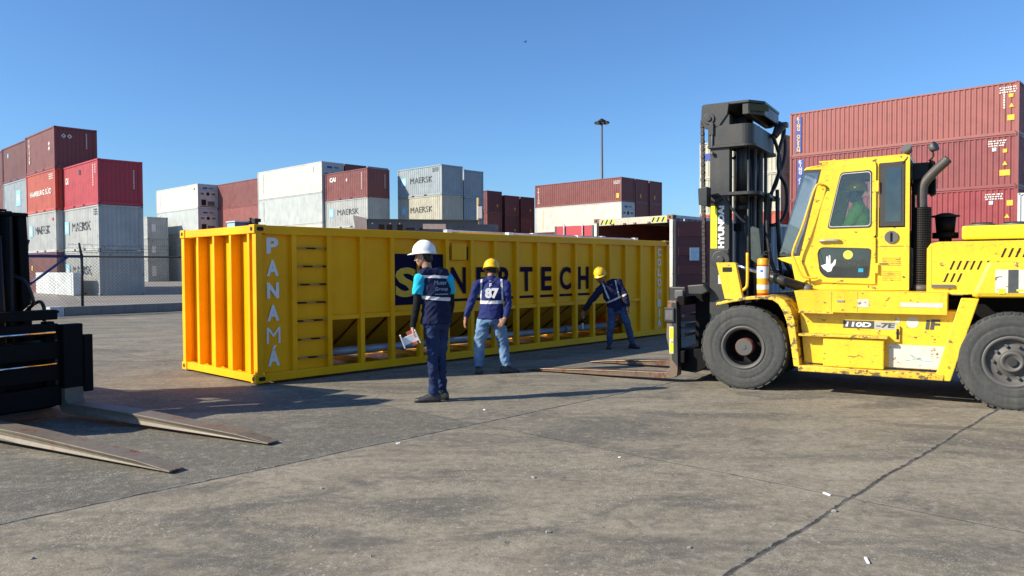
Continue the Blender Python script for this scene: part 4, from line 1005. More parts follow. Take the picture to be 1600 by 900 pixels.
    b = MB(); b.prism([(-.60, 2.735), (-.63, 2.77), (-.90, 2.80), (-.85, 2.73)], 'y', -ys, ys, Y)
    for y in (-.3, -.1, .1, .3): b.box(-1.25, -.75, y - .015, y + .015, 2.84, 2.862, Y)
    b.box(-1.30, -1.27, -.35, .35, 2.84, 2.868, YW); b.box(-.95, -.92, -.35, .35, 2.84, 2.868, YW); b.build('roof', cabo, .006)
    # door with two windows
    def rpoly(pts, r=.05, n=5):
        out = []; L_ = len(pts)
        for i in range(L_):
            p0, p1, p2 = Vector(pts[i - 1]), Vector(pts[i]), Vector(pts[(i + 1) % L_])
            a = p1 + (p0 - p1).normalized() * r; c = p1 + (p2 - p1).normalized() * r
            for k_ in range(n + 1):
                u = k_ / n; out.append(tuple(a * (1 - u) ** 2 + p1 * 2 * u * (1 - u) + c * u * u))
        return out
    wu = [(-.885, 1.99), (-1.385, 1.99), (-1.385, 2.685), (-1.035, 2.675)]; wl_ = [(-.80, 1.46), (-.87, 1.385), (-1.36, 1.38), (-1.385, 1.74), (-.81, 1.765), (-.77, 1.70)]
    od = [(-.70, 1.33), (-1.43, 1.31), (-1.43, 2.78), (-1.0, 2.765), (-.905, 2.70), (-.66, 1.62)]
    def scaled(pts, k_): 
        c = sum((Vector(p) for p in pts), Vector((0, 0))) / len(pts); return [tuple(c + (Vector(p) - c) * k_) for p in pts]
    def ringpoly(mb, o_, i_, y0, y1, m):
        n = len(o_)
        for A, B in ((o_, i_),):
            rings = [[(p[0], y0, p[1]) for p in A], [(p[0], y1, p[1]) for p in A], [(p[0], y1, p[1]) for p in B], [(p[0], y0, p[1]) for p in B], [(p[0], y0, p[1]) for p in A]]
            mb.ringed(rings, m, False, False)
    for s in (1, -1):
        d = MB(); y0, y1 = sorted((s * (ys + .001), s * (ys + .028)))
        # door leaf from bands between outline and the two openings
        ro = rpoly(od, .05)
        up = [(-.72, 1.87), (-1.43, 1.87), (-1.43, 2.78), (-1.0, 2.765), (-.915, 2.70)]; lo = [(-.70, 1.33), (-1.43, 1.31), (-1.43, 1.87), (-.72, 1.87), (-.655, 1.60)]
        def band(outp, inp):
            # bmesh-free hole: connect each inner point to the nearest outline direction
            c = sum((Vector(p) for p in inp), Vector((0, 0))) / len(inp); O_ = []
            for p in inp:
                dr = (Vector(p) - c).normalized(); best = None
                for i in range(len(outp)):
                    a, b2 = Vector(outp[i - 1]), Vector(outp[i]); e = b2 - a
                    den = dr.x * (-e.y) + dr.y * e.x
                    if abs(den) < 1e-9: continue
                    tt = ((a.x - c.x) * (-e.y) + (a.y - c.y) * e.x) / den; uu = (dr.x * (a.y - c.y) - dr.y * (a.x - c.x)) / den
                    if tt > 0 and -1e-6 <= uu <= 1 + 1e-6 and (best is None or tt < best): best = tt
                O_.append(tuple(c + dr * (best or .1)))
            return O_
        def resample(pts, n=64):
            P_ = [Vector(p) for p in pts]; seg = [(P_[i] - P_[i - 1]).length for i in range(len(P_))]; T = sum(seg); out = []
            acc = 0; i = 0
            for k_ in range(n):
                tgt = T * k_ / n
                while acc + seg[i] < tgt - 1e-9: acc += seg[i]; i += 1
                u = (tgt - acc) / seg[i] if seg[i] > 0 else 0; out.append(tuple(P_[i - 1].lerp(P_[i], min(1, u))))
            return out
        for outp, inp in ((up, wu), (lo, wl_)):
            ri_ = resample(rpoly(inp, .045), 72); ringpoly(d, band(outp, ri_), ri_, y0, y1, Y)
        d.box(-1.46, -1.41, *sorted((s * (ys + .028), s * (ys + .04))), 2.42, 2.55, Y); d.box(-1.46, -1.42, *sorted((s * (ys + .028), s * (ys + .04))), 1.44, 1.56, Y)
        dd = d.build('door', cabo, .0)
        for pts, nm, trim in ((wu, 'door_window', True), (wl_, 'door_window', False)):
            g = MB(); ri_ = rpoly(pts, .045); yo = s * (ys + .020); a, c = sorted((yo - .003, yo + .003))
            g.prism(scaled(ri_, .995), 'y', a, c, M['glass'] if trim else M['glassd'])
            a, c = sorted((s * (ys + .022), s * (ys + .034))); ringpoly(g, scaled(ri_, 1.0), scaled(ri_, .95 if trim else .965), a, c, M['seal'])
            if trim: a, c = sorted((s * (ys + .026), s * (ys + .038))); ringpoly(g, scaled(ri_, .95), scaled(ri_, .925), a, c, M['trim'])
            g.build(nm, cabo)
        hb = MB(); a = s * (ys + .03); b2 = s * (ys + .065)
        hb.tube([(-.81, a, 1.835), (-.82, b2, 1.84), (-.92, b2, 1.845), (-1.02, b2, 1.842), (-1.03, a, 1.84)], .016, M['silver'], sub=3); hb.build('door_handle', cabo)
        q = MB(); ya, yb = sorted((s * (ys - .012), s * (ys + .004)))
        q.box(-1.735, -1.47, ya, yb, 2.0, 2.76, M['seal']); ya, yb = sorted((s * (ys + .004), s * (ys + .008))); q.box(-1.70, -1.53, ya, yb, 2.05, 2.70, M['glassd']); q.build('side_window', cabo)
        q = MB(); q.cyl((-1.60, s * ys, 1.87), (-1.60, s * (ys + .018), 1.87), .075, M['grey'], n=24); a, c = sorted((s * (ys + .018), s * (ys + .021))); q.box(-1.612, -1.588, a, c, 1.815, 1.925, M['deep_black']); q.build('air_vent', cabo)
        q = MB(); a, c = sorted((s * (ys + .001), s * (ys + .006)))
        for i in range(5): q.box(-1.70, -1.50, a, c, 1.62 - i * .022, 1.628 - i * .022, YW)
        for i in range(6): q.box(-1.70, -1.50, a, c, 1.46 - i * .022, 1.468 - i * .022, YW)
        q.box(-1.57, -1.47, a, c, 1.545, 1.56, M['grey']); q.box(-1.73, -1.47, a, c, 1.760, 1.764, M['stickerb']); q.build('louvre', cabo)
    gs = MB(); yq = ys + .027
    gs.text('ERCOVIL', (-1.175, yq, 1.565), (-1, 0, 0), (0, 0, 1), .075, M['seal'], .03, w=.34)
    gs.build('lettering', cabo, fixn=False)
    gs = MB(); gs.cyl((-1.125, yq - .001, 1.665), (-1.125, yq + .001, 1.665), .055, mat_plain('round_sticker', (.55, .60, .08), .5), n=28); gs.rect((-1.27, yq, 1.475), (1, 0, 0), (0, 0, 1), .055, .045, mat_plain('tiny_blue_sticker', (.02, .30, .50), .5))
    pts = [(-.08, -.02), (-.05, -.06), (0, -.10), (.04, -.09), (.055, -.04), (.085, -.01), (.095, .055), (.075, .05), (.06, .015), (.03, -.01), (.028, .10), (.012, .11), (.004, .02), (-.002, .095), (-.018, .09), (-.02, .0)]
    gs.flat([(-a, b_) for a, b_ in [(-p[0], p[1]) for p in pts]], (-.895, yq, 1.555), (-1, 0, 0), (0, 0, 1), M['white_print'])
    gs.build('sticker', cabo, fixn=False)
    # inside: seat, dash, steering wheel
    b = MB(); b.box(-1.40, -.92, -.25, .25, 1.52, 1.66, M['dark']); b.box(-1.50, -1.38, -.24, .24, 1.60, 2.25, M['dark']); b.box(-1.5, -1.1, -.2, .2, 1.26, 1.52, M['deep_black']); b.build('seat', cabo, .04)
    b = MB(); b.prism([(-.55, 1.26), (-.75, 1.26), (-.78, 1.80), (-.60, 1.84)], 'y', -.3, .3, M['dark']); b.cyl((-.78, 0, 1.78), (-.92, 0, 1.98), .02, M['dark']); b.build('dashboard', cabo, .02)
    b = MB(); n = 24; c0 = Vector((-.80, 0, 1.99)); ax = Vector((-.57, 0, .82)); u = Vector((0, 1, 0)); w = ax.cross(u)
    b.tube([c0 + (u * math.cos(2 * math.pi * i / n) + w * math.sin(2 * math.pi * i / n)) * .18 for i in range(n + 1)], .014, M['dark'], sub=1); b.cyl(c0 - u * .18, c0 + u * .18, .01, M['dark']); b.build('steering_wheel', cabo)
    # handrail by the quarter light
    b = MB(); b.tube([(-.86, ys, 2.52), (-.84, ys + .09, 2.525), (-.76, ys + .12, 2.50), (-.62, ys + .12, 2.05), (-.50, ys + .12, 1.72), (-.52, ys + .12, 1.60), (-.60, ys + .12, 1.42), (-.68, ys + .10, 1.385), (-.78, ys + .07, 1.385)], .015, M['hose_y'])
    b.build('handrail', cabo)
    # work lights and mirrors at the cab's rear corner
    for p, d in (((-1.76, .52, 2.90), (.3, .6, .5)), ((-2.02, .25, 2.94), (-.6, .3, .3))):
        b = MB(); P_ = Vector(p); D_ = Vector(d).normalized(); b.cyl(P_ - D_ * .04, P_ + D_ * .03, .045, M['grey'], .062, n=18); b.cyl(P_ + D_ * .03, P_ + D_ * .034, .055, M['rimgrey'], n=18); b.tube([P_ - D_ * .03, P_ - Vector((0, 0, .10)), P_ - Vector((-.05, 0, .16))], .01, M['dark']); b.build('work_light', cabo)
    for y, z in ((.20, 2.66), (.05, 2.50)):
        b = MB(); b.box(-1.98, -1.80, y - .10, y + .10, z - .10, z + .10, M['dark']); b.prism([(-1.98, z - .13), (-1.98, z + .13), (-2.04, z + .10), (-2.04, z - .10)], 'y', y - .13, y + .13, M['deep_black']); b.build('rear_light', cabo, .01)
    # lettering and plates on the side
    yq = .973; Xd, Zd = (-1, 0, 0), (0, 0, 1)
    b = MB(); b.rect((-1.30, yq, .845), Xd, Zd, .33, .092, M['stickerb']); b.rect((-1.585, yq, .842), Xd, Zd, .235, .092, mat_plain('plate_grey', (.40, .41, .40), .45)); b.build('badge', t, fixn=False)
    b = MB(); b.text('110D', (-1.30, yq + .002, .845), (-1, 0, 0), (-.18, 0, 1), .058, M['white_print'], .04, w=.27); b.text('-7E', (-1.585, yq + .002, .842), (-1, 0, 0), (-.18, 0, 1), .058, M['stickerb'], .04, w=.19); b.build('lettering', t, fixn=False)
    b = MB(); b.rect((-1.92, yq, .50), Xd, Zd, .60, .26, M['sticker']); wv = mat_plain('wave_blue', (.12, .42, .60), .5)
    b.flat([(-.15, .0), (-.05, .018), (.05, .0), (.15, .012), (.15, .018), (.05, .008), (-.05, .026), (-.15, .006)], (-1.95, yq + .002, .45), Xd, Zd, wv); b.build('sticker', t, fixn=False)
    b = MB(); b.text('iF', (-2.06, yq + .002, .87), (-1, 0, 0), (-.1, 0, 1), .115, M['stickerb'], .04, w=.14); b.build('lettering', t, fixn=False)
    b = MB(); b.cyl((-1.86, .97, .885), (-1.86, .973, .885), .062, M['sticker'], n=24); b.cyl((-1.71, .97, .905), (-1.71, .973, .905), .028, M['sticker'], n=16); b.rect((-1.36, 1.083, 1.10), Xd, Zd, .12, .09, M['sticker']); b.rect((-1.95, 1.083, 1.09), Xd, Zd, .42, .05, M['sticker']); b.build('sticker', t, fixn=False)
    b = MB(); b.box(-1.735, -1.69, .97, 1.0, .66, .84, YW); b.box(-1.725, -1.70, 1.0, 1.003, .69, .81, M['dark']); b.build('latch_handle', t, .005)
    b = MB(); b.box(-1.16, -1.08, 1.08, 1.09, 1.11, 1.13, M['silver']); b.build('latch_handle', t)
    b = MB(); b.rect((-2.95, 1.133, 1.36), Xd, Zd, .62, .245, M['sticker']); b.rect((-2.80, 1.135, 1.36), Xd, Zd, .09, .24, M['stickerb']); b.rect((-2.94, 1.135, 1.42), Xd, Zd, .05, .10, M['stickerb']); b.rect((-3.06, 1.135, 1.45), Xd, Zd, .05, .06, M['stickerb']); b.build('sticker', t, fixn=False)
    b = MB(); b.text('03', (-3.10, 1.138, 1.355), Xd, Zd, .19, M['stickerb'], .05, w=.24); b.rect((-2.98, 1.137, 1.265), Xd, Zd, .30, .02, M['lime']); b.rect((-2.70, 1.137, 1.255), Xd, Zd, .06, .05, M['lime']); b.rect((-3.10, 1.136, 1.36), Xd, Zd, .10, .1, M['lime']); b.build('lettering', t, fixn=False)
    # --- mast
    mz0, mz1 = .22, 3.52
    mast = MB()
    for s in (1, -1):
        a, c = sorted((s * .58, s * .64)); mast.box(.30, .56, a, c, mz0, mz1, K)
        a, c = sorted((s * .50, s * .58)); mast.box(.52, .56, a, c, mz0, mz1, K); mast.box(.30, .34, a, c, mz0, mz1, K)
    mo = mast.build('mast', t, .006)
    im = MB()
    for s in (1, -1):
        a, c = sorted((s * .44, s * .49)); im.box(.35, .51, a, c, .35, 3.5, M['deep_black']); a, c = sorted((s * .38, s * .44)); im.box(.47, .51, a, c, .35, 3.5, M['deep_black'])
    im.build('inner_mast', mo, .004)
    # yokes wrapping round the back
    def yoke(z0, z1, x0, xb, out, th, nm, m=K):
        y_ = MB(); rr = .13
        path = [(x0, out), (xb + rr, out)] + [(xb + rr - rr * math.sin(a), out - rr + rr * math.cos(a)) for a in [math.pi / 2 * i / 6 for i in range(1, 7)]] 
        path += [(xb, -(p[1])) if False else (p[0], -p[1]) for p in path[::-1]]
        inner = []
        for i, p in enumerate(path):
            a = Vector(path[max(0, i - 1)]); b3 = Vector(path[min(len(path) - 1, i + 1)]); d_ = (b3 - a).normalized(); n_ = Vector((-d_.y, d_.x)); q = Vector(p) + n_ * -th
            inner.append((q.x, q.y))
        # inner side is towards +x / centre
        c_ = Vector((.3, 0)); fl = 1 if (Vector(inner[5]) - c_).length < (Vector(path[5]) - c_).length else -1
        if fl < 0: inner = [(2 * p[0] - q[0], 2 * p[1] - q[1]) for p, q in zip(path, inner)]
        y_.prism(path + inner[::-1], 'z', z0, z1, m); return y_.build(nm, mo, .006)
    yoke(3.12, 3.38, .58, .0, .66, .035, 'cross_yoke'); yoke(3.09, 3.12, .58, -.03, .68, .20, 'cross_yoke'); yoke(2.46, 2.50, .55, -.08, .70, .22, 'cross_yoke'); yoke(1.0, 1.1, .55, .2, .62, .10, 'cross_yoke')
    cr_ = MB()
    oc = [(.66, .64), (.42, .64), (.05, .64), (-.10, .42), (-.10, -.42), (.05, -.64), (.66, -.64)]; mz = Matrix.Translation((0, 0, -.10)); cr_.X = mz
    cr_.prism(oc, 'z', 3.745, 3.78, K); cr_.prism([(p[0] * .97 + .005, p[1] * .97) for p in oc][2:6] + [(.06 * .9 + .06, -.55), (-.07, -.36), (-.07, .36), (.06 * .9 + .06, .55)], 'z', 3.60, 3.745, K)
    cr_.box(.46, .65, -.60, .60, 3.62, 3.745, M['deep_black']); cr_.box(.06, .14, -.62, .62, 3.60, 3.745, K)
    cr_.flat([(-.16, -.04), (.16, -.04), (.16, .04), (-.16, .04)], (-.045, .53, 3.68), (-.2, -.26, 0), (0, 0, 1), mat_plain('olive_sticker', (.05, .06, .018), .7)); cr_.build('crown_beam', mo, .008)
    for s in (1, -1):
        sp_ = MB(); sp_.X = Matrix.Translation((-.075, 0, -.10)); a, c = sorted((s * .60, s * .66)); sp_.prism([(.74, 3.76), (.38, 3.76), (.40, 3.62), (.52, 3.46), (.62, 3.43), (.70, 3.46), (.75, 3.56)], 'y', a, c, K)
        sp_.cyl((.64, s * .66, 3.58), (.64, s * .68, 3.58), .075, K, n=20); sp_.cyl((.64, s * .68, 3.58), (.64, s * .70, 3.58), .035, K, n=16)
        sp_.cyl((.64, s * .50, 3.58), (.64, s * .61, 3.58), .125, M['deep_black'], n=24)
        sp_.build('chain_pulley', mo, .004)
    for s in (1, -1):
        ch = MB()
        for i in range(int(2.2 / .052)):
            z = 3.47 - i * .052; w_ = .034 if i % 2 else .024
            ch.box(.672 - .002 * i * .4, .712 - .002 * i * .4, s * .54 - w_, s * .54 + w_, z - .023, z + .023, mat_plain('chain_steel', (.055, .048, .045), .5, metal=.4))
        ch.build('lift_chain', mo, .0)
        cy = MB(); cy.cyl((.22, s * .36, .35), (.22, s * .36, 2.3), .075, K, n=20); cy.cyl((.22, s * .36, 2.3), (.22, s * .36, 3.5), .068, K, n=20); cy.cyl((.22, s * .36, 2.28), (.22, s * .36, 2.36), .085, K, n=20); cy.build('lift_cylinder', mo)
        if s > 0:
            g = MB(); g.box(.50, .56, .665, .69, 3.26, 3.42, K); g.cyl((.52, .675, 3.10), (.52, .675, 3.26), .012, M['grey'], n=8); g.cyl((.52, .675, 3.0), (.52, .675, 3.04), .022, M['grey'], n=8); g.build('bracket', mo, .004)
    for i, (x, y, r_) in enumerate(((.10, .46, .018), (.05, .30, .016), (.12, .12, .035), (.06, -.04, .03), (.04, -.2, .016), (.10, -.5, .02))):
        hz_ = MB(); hz_.cyl((x, y, .5), (x, y, 3.4), r_, M['grey'] if i % 2 else K, n=10); hz_.build('hydraulic_pipe', mo)
    bp = MB(); bp.box(.16, .34, -.44, .44, .45, .9, M['deep_black']); bp.box(.2, .3, -.44, .44, 2.0, 2.1, M['deep_black']); bp.box(.30, .34, -.30, .10, .9, 3.3, M['deep_black']); bp.build('cross_plate', mo, .005)
    for pts in ([(-.12, -.45, 3.42), (-.16, -.56, 3.56), (-.26, -.62, 3.52), (-.33, -.64, 3.3), (-.30, -.6, 3.05), (-.15, -.5, 2.8), (-.06, -.35, 2.5), (-.05, -.3, 1.9)],
                [(-.14, -.40, 3.46), (-.20, -.50, 3.60), (-.32, -.60, 3.50), (-.22, -.5, 3.2), (-.22, -.5, 2.9), (-.36, -.62, 2.7), (-.38, -.62, 2.4), (-.28, -.5, 2.22), (-.12, -.3, 2.15), (-.04, -.2, 2.2)],
                [(-.13, -.3, 3.4), (-.22, -.55, 3.1), (-.20, -.4, 2.75), (-.05, -.2, 2.4), (-.04, -.2, 1.4)], [(-.10, .25, 2.5), (-.1, .28, 2.0), (-.16, .3, 1.6), (-.3, .32, 1.25)],
                [(-.08, -.4, 2.6), (-.1, -.42, 2.0), (-.18, -.42, 1.6), (-.40, -.4, 1.25)], [(-.10, -.3, 2.5), (-.12, -.33, 1.9), (-.26, -.32, 1.5), (-.5, -.3, 1.3)], [(-.06, -.55, 2.5), (-.08, -.5, 1.8), (-.15, -.5, 1.2)], [(.2, .6, 1.35), (.16, .7, 1.2), (.1, .72, 1.05), (.2, .7, .95)]):
        pts = [(x * .5 + .03, y, z - .05) for x, y, z in pts] if pts[0][2] > 3.3 else pts
        h_ = MB(); h_.tube(pts, .024, M['rubberhose'], n=10); h_.build('hydraulic_hose', mo)
    cn = MB(); cn.X = Matrix.Translation((.09, 0, -.05)); cn.cyl((-.12, -.42, 3.40), (-.22, -.52, 3.56), .05, K, n=14); cn.box(-.28, -.18, -.6, -.48, 3.53, 3.60, M['grey']); cn.build('hose_bracket', mo, .01)
    lm = MB(); lm.X = Matrix.Translation((-.10, 0, 0)); lm.prism([(.60, 2.30), (.60, 2.56), (.72, 2.54), (.71, 2.33)], 'y', .78, .96, K); lm.tube([(.55, .64, 2.30), (.58, .74, 2.36), (.64, .82, 2.40)], .02, K); lm.tube([(.56, .66, 2.38), (.48, .68, 2.43), (.40, .68, 2.34), (.28, .66, 2.18), (.2, .62, 2.1)], .018, K); lm.build('work_lamp', mo, .015)
    mi = MB(); mi.prism([(.04, 1.62), (-.04, 1.56), (-.10, 1.62), (-.06, 2.02), (.05, 2.06)], 'y', .52, .56, mat_plain('mirror_housing', (.04, .055, .052), .4)); mi.tube([(-.05, .54, 1.6), (-.08, .54, 1.4), (-.06, .6, 1.2)], .012, M['dark']); mi.build('mirror', t, .02)
    lb = MB(); lb.rect((.505, .643, 2.05), (0, 0, 1), (1, 0, 0), .56, .085, mat_plain('label_yellow', (.85, .80, .01), .5)); lb.build('sticker', mo, fixn=False)
    lb = MB(); lb.text('HYUNDAI', (.408, .643, 2.05), (0, 0, 1), (1, 0, 0), .085, M['white_print'], .055, w=.56); lb.build('lettering', mo, fixn=False)
    lb = MB(); lb.rect((.40, .643, 1.36), (1, 0, 0), (0, 0, 1), .09, .12, M['sticker']); lb.build('sticker', mo, fixn=False)
    pv = MB(); pv.cyl((.40, .64, 1.62), (.40, .70, 1.62), .12, K, n=24); pv.cyl((.40, .70, 1.62), (.40, .72, 1.62), .05, K, n=14); pv.box(.30, .50, .64, .67, 1.62, 1.76, K); pv.build('tilt_pivot', mo, .01)
    for s in (1, -1):
        tc = MB(); tc.cyl((.28, s * .62, 1.57), (-.12, s * .62, 1.43), .03, M['chrome'], n=14); tc.cyl((-.10, s * .62, 1.437), (-.62, s * .60, 1.26), .062, K, n=18); tc.cyl((-.08, s * .62, 1.43), (-.14, s * .62, 1.41), .075, M['grey'], n=18)
        tc.cyl((-.60, s * .60, 1.26), (-.72, s * .60, 1.24), .05, M['grey'], n=14); tc.build('tilt_cylinder', t)
    # guide post with handle on the fender
    gp = MB(); gp.prism([(.25, 1.12), (.03, 1.12), (.12, 1.58), (.36, 1.58)], 'y', .93, 1.02, M['truck']); gp.box(.16, .28, 1.02, 1.023, 1.46, 1.52, M['dark'])
    gp.build('bracket_post', t, .01)
    gp = MB(); gp.tube([(.06, .98, 1.22), (.0, .98, 1.26), (-.02, .98, 1.34), (-.02, .98, 1.70)], .018, M['hose_y']); gp.build('handrail', t)
    # carriage and forks
    ca = MB(); c_ = M['deep_black']
    for z0, z1 in ((1.02, 1.14), (.26, .42)): ca.box(.80, .90, -.95, .95, z0, z1, c_)
    for s in (1, -1):
        a, b4 = sorted((s * .42, s * .50)); ca.prism([(.80, .20), (.80, 1.20), (.62, 1.18), (.40, .95), (.40, .30), (.60, .18)], 'y', a, b4, c_)
    for z in (.62, .75, .88): ca.cyl((.84, -.9, z), (.84, .9, z), .025, M['grey'], n=10)
    ca.box(.60, .80, -.42, .42, .25, .45, c_); ca.prism([(.92, .14), (.92, .44), (.55, .44), (.52, .22), (.7, .12)], 'y', -.8, .80, c_)
    cao = ca.build('carriage', t, .01)
    tp_ = MB()
    tp_.box(.84, 1.06, .74, .80, 1.06, 1.26, K); tp_.box(.86, .98, .80, .83, 1.10, 1.22, M['grey']); tp_.prism([(.62, 1.16), (.80, 1.16), (.82, 1.28), (.60, 1.30), (.54, 1.2)], 'y', .60, .78, K); tp_.build('fork_positioner', cao, .015)
    for yc, xt, heel, ztip in ((.90, 3.22, .98, .012), (-.40, 2.80, .98, .012)):
        f = MB(); w_ = .085
        shank = [(heel - .075, 1.10), (heel + .045, 1.10), (heel + .055, .85), (heel + .03, .20)]
        # side profile of the L in x,z
        prof = [(heel - .08, 1.08), (heel + .04, 1.08), (heel + .055, .60), (heel + .01, .40), (heel + .01, .19), (heel + .06, .125), (heel + .9, .100), (xt - .30, .055), (xt, .022), (xt, ztip), (heel + .9, .028), (heel + .08, .045), (heel - .03, .055), (heel - .09, .09), (heel - .10, .16)]
        n = len(prof); ring0 = []; ring1 = []
        for x, z in prof:
            ww = w_ if x < xt - .45 else w_ * (.45 + .55 * (xt - x) / .45); ring0.append((x, yc - ww, z)); ring1.append((x, yc + ww, z))
        b0 = len(f.v); f.add(ring0 + ring1, [tuple(range(n)), tuple(range(2 * n - 1, n - 1, -1))] + [(i, n + i, n + (i + 1) % n, (i + 1) % n) for i in range(n)], M['fork'])
        fo = f.build('fork', t, .006)
        if yc > 0:
            q = MB(); q.box(heel - .06, heel + .075, yc + w_ + .001, yc + w_ + .03, .80, .99, K); q.rect((heel + .008, yc + w_ + .032, .895), (1, 0, 0), (0, 0, 1), .10, .13, M['grey'])
            q.build('clamp_plate', fo, .006)
            q = MB(); q.rect((heel - .015, yc + w_ + .003, .56), (1, 0, 0), (0, 0, 1), .055, .36, M['sticker']); q.rect((heel - .018, yc + w_ + .005, .65), (1, 0, 0), (0, 0, 1), .05, .15, M['lime']); q.rect((heel - .018, yc + w_ + .005, .46), (1, 0, 0), (0, 0, 1), .05, .13, M['lime']); q.build('sticker', fo, fixn=False)
            q = MB(); q.prism([(heel - .105, .20), (heel - .085, 1.06), (heel - .02, 1.06), (heel - .02, .30)], 'y', yc - w_ + .01, yc + w_ + .002, K); q.build('fork_hanger', fo, .005)
    # fire extinguisher on the fender: rests there, a thing of its own
    T = Matrix.Translation(Or) @ Matrix.Rotation(TH, 4, 'Z')
    ep = T @ Vector((-.21, .98, 1.172)); e = thing('fire_extinguisher', 'orange and red fire extinguisher standing on the front fender of the yellow forklift', 'fire extinguisher', ep, TH)
    q = MB(); og = mat_plain('extinguisher_orange', (.85, .36, .01), .4); rd = mat_plain('extinguisher_red', (.55, .05, .02), .4)
    q.lathe([(0, .0), (0, .068)], (0, 0, 0), (0, 0, 1), rd, 24); q.lathe([(0, .068), (.028, .07)], (0, 0, 0), (0, 0, 1), rd, 24); q.lathe([(.028, .07), (.36, .07)], (0, 0, 0), (0, 0, 1), og, 24); q.lathe([(.36, .07), (.375, .069)], (0, 0, 0), (0, 0, 1), rd, 24)
    q.lathe([(.375, .069), (.44, .066), (.455, .055), (.46, .02), (.46, 0)], (0, 0, 0), (0, 0, 1), og, 24); q.build('cylinder', e)
    q = MB(); q.lathe([(.21, .0712), (.355, .0712)], (0, 0, 0), (0, 0, 1), M['white_print'], 24); q.lathe([(.07, .0712), (.13, .0712)], (0, 0, 0), (0, 0, 1), M['white_print'], 24); q.rect((.0, .0725, .30), (-1, 0, 0), (0, 0, 1), .03, .03, mat_plain('blue_spot', (.02, .15, .5), .5)); q.build('label', e, fixn=False)
    q = MB(); q.cyl((0, 0, .45), (0, 0, .50), .018, M['dark'], n=12); q.box(-.05, .03, -.012, .012, .495, .51, M['dark']); q.tube([(0, 0, .50), (-.04, .0, .54), (-.075, 0, .50), (-.085, .03, .30), (-.08, .03, .18), (-.105, .03, .14), (-.115, .03, .19)], .009, M['dark']); q.build('valve', e)
    return T
FORK_T = big_forklift()

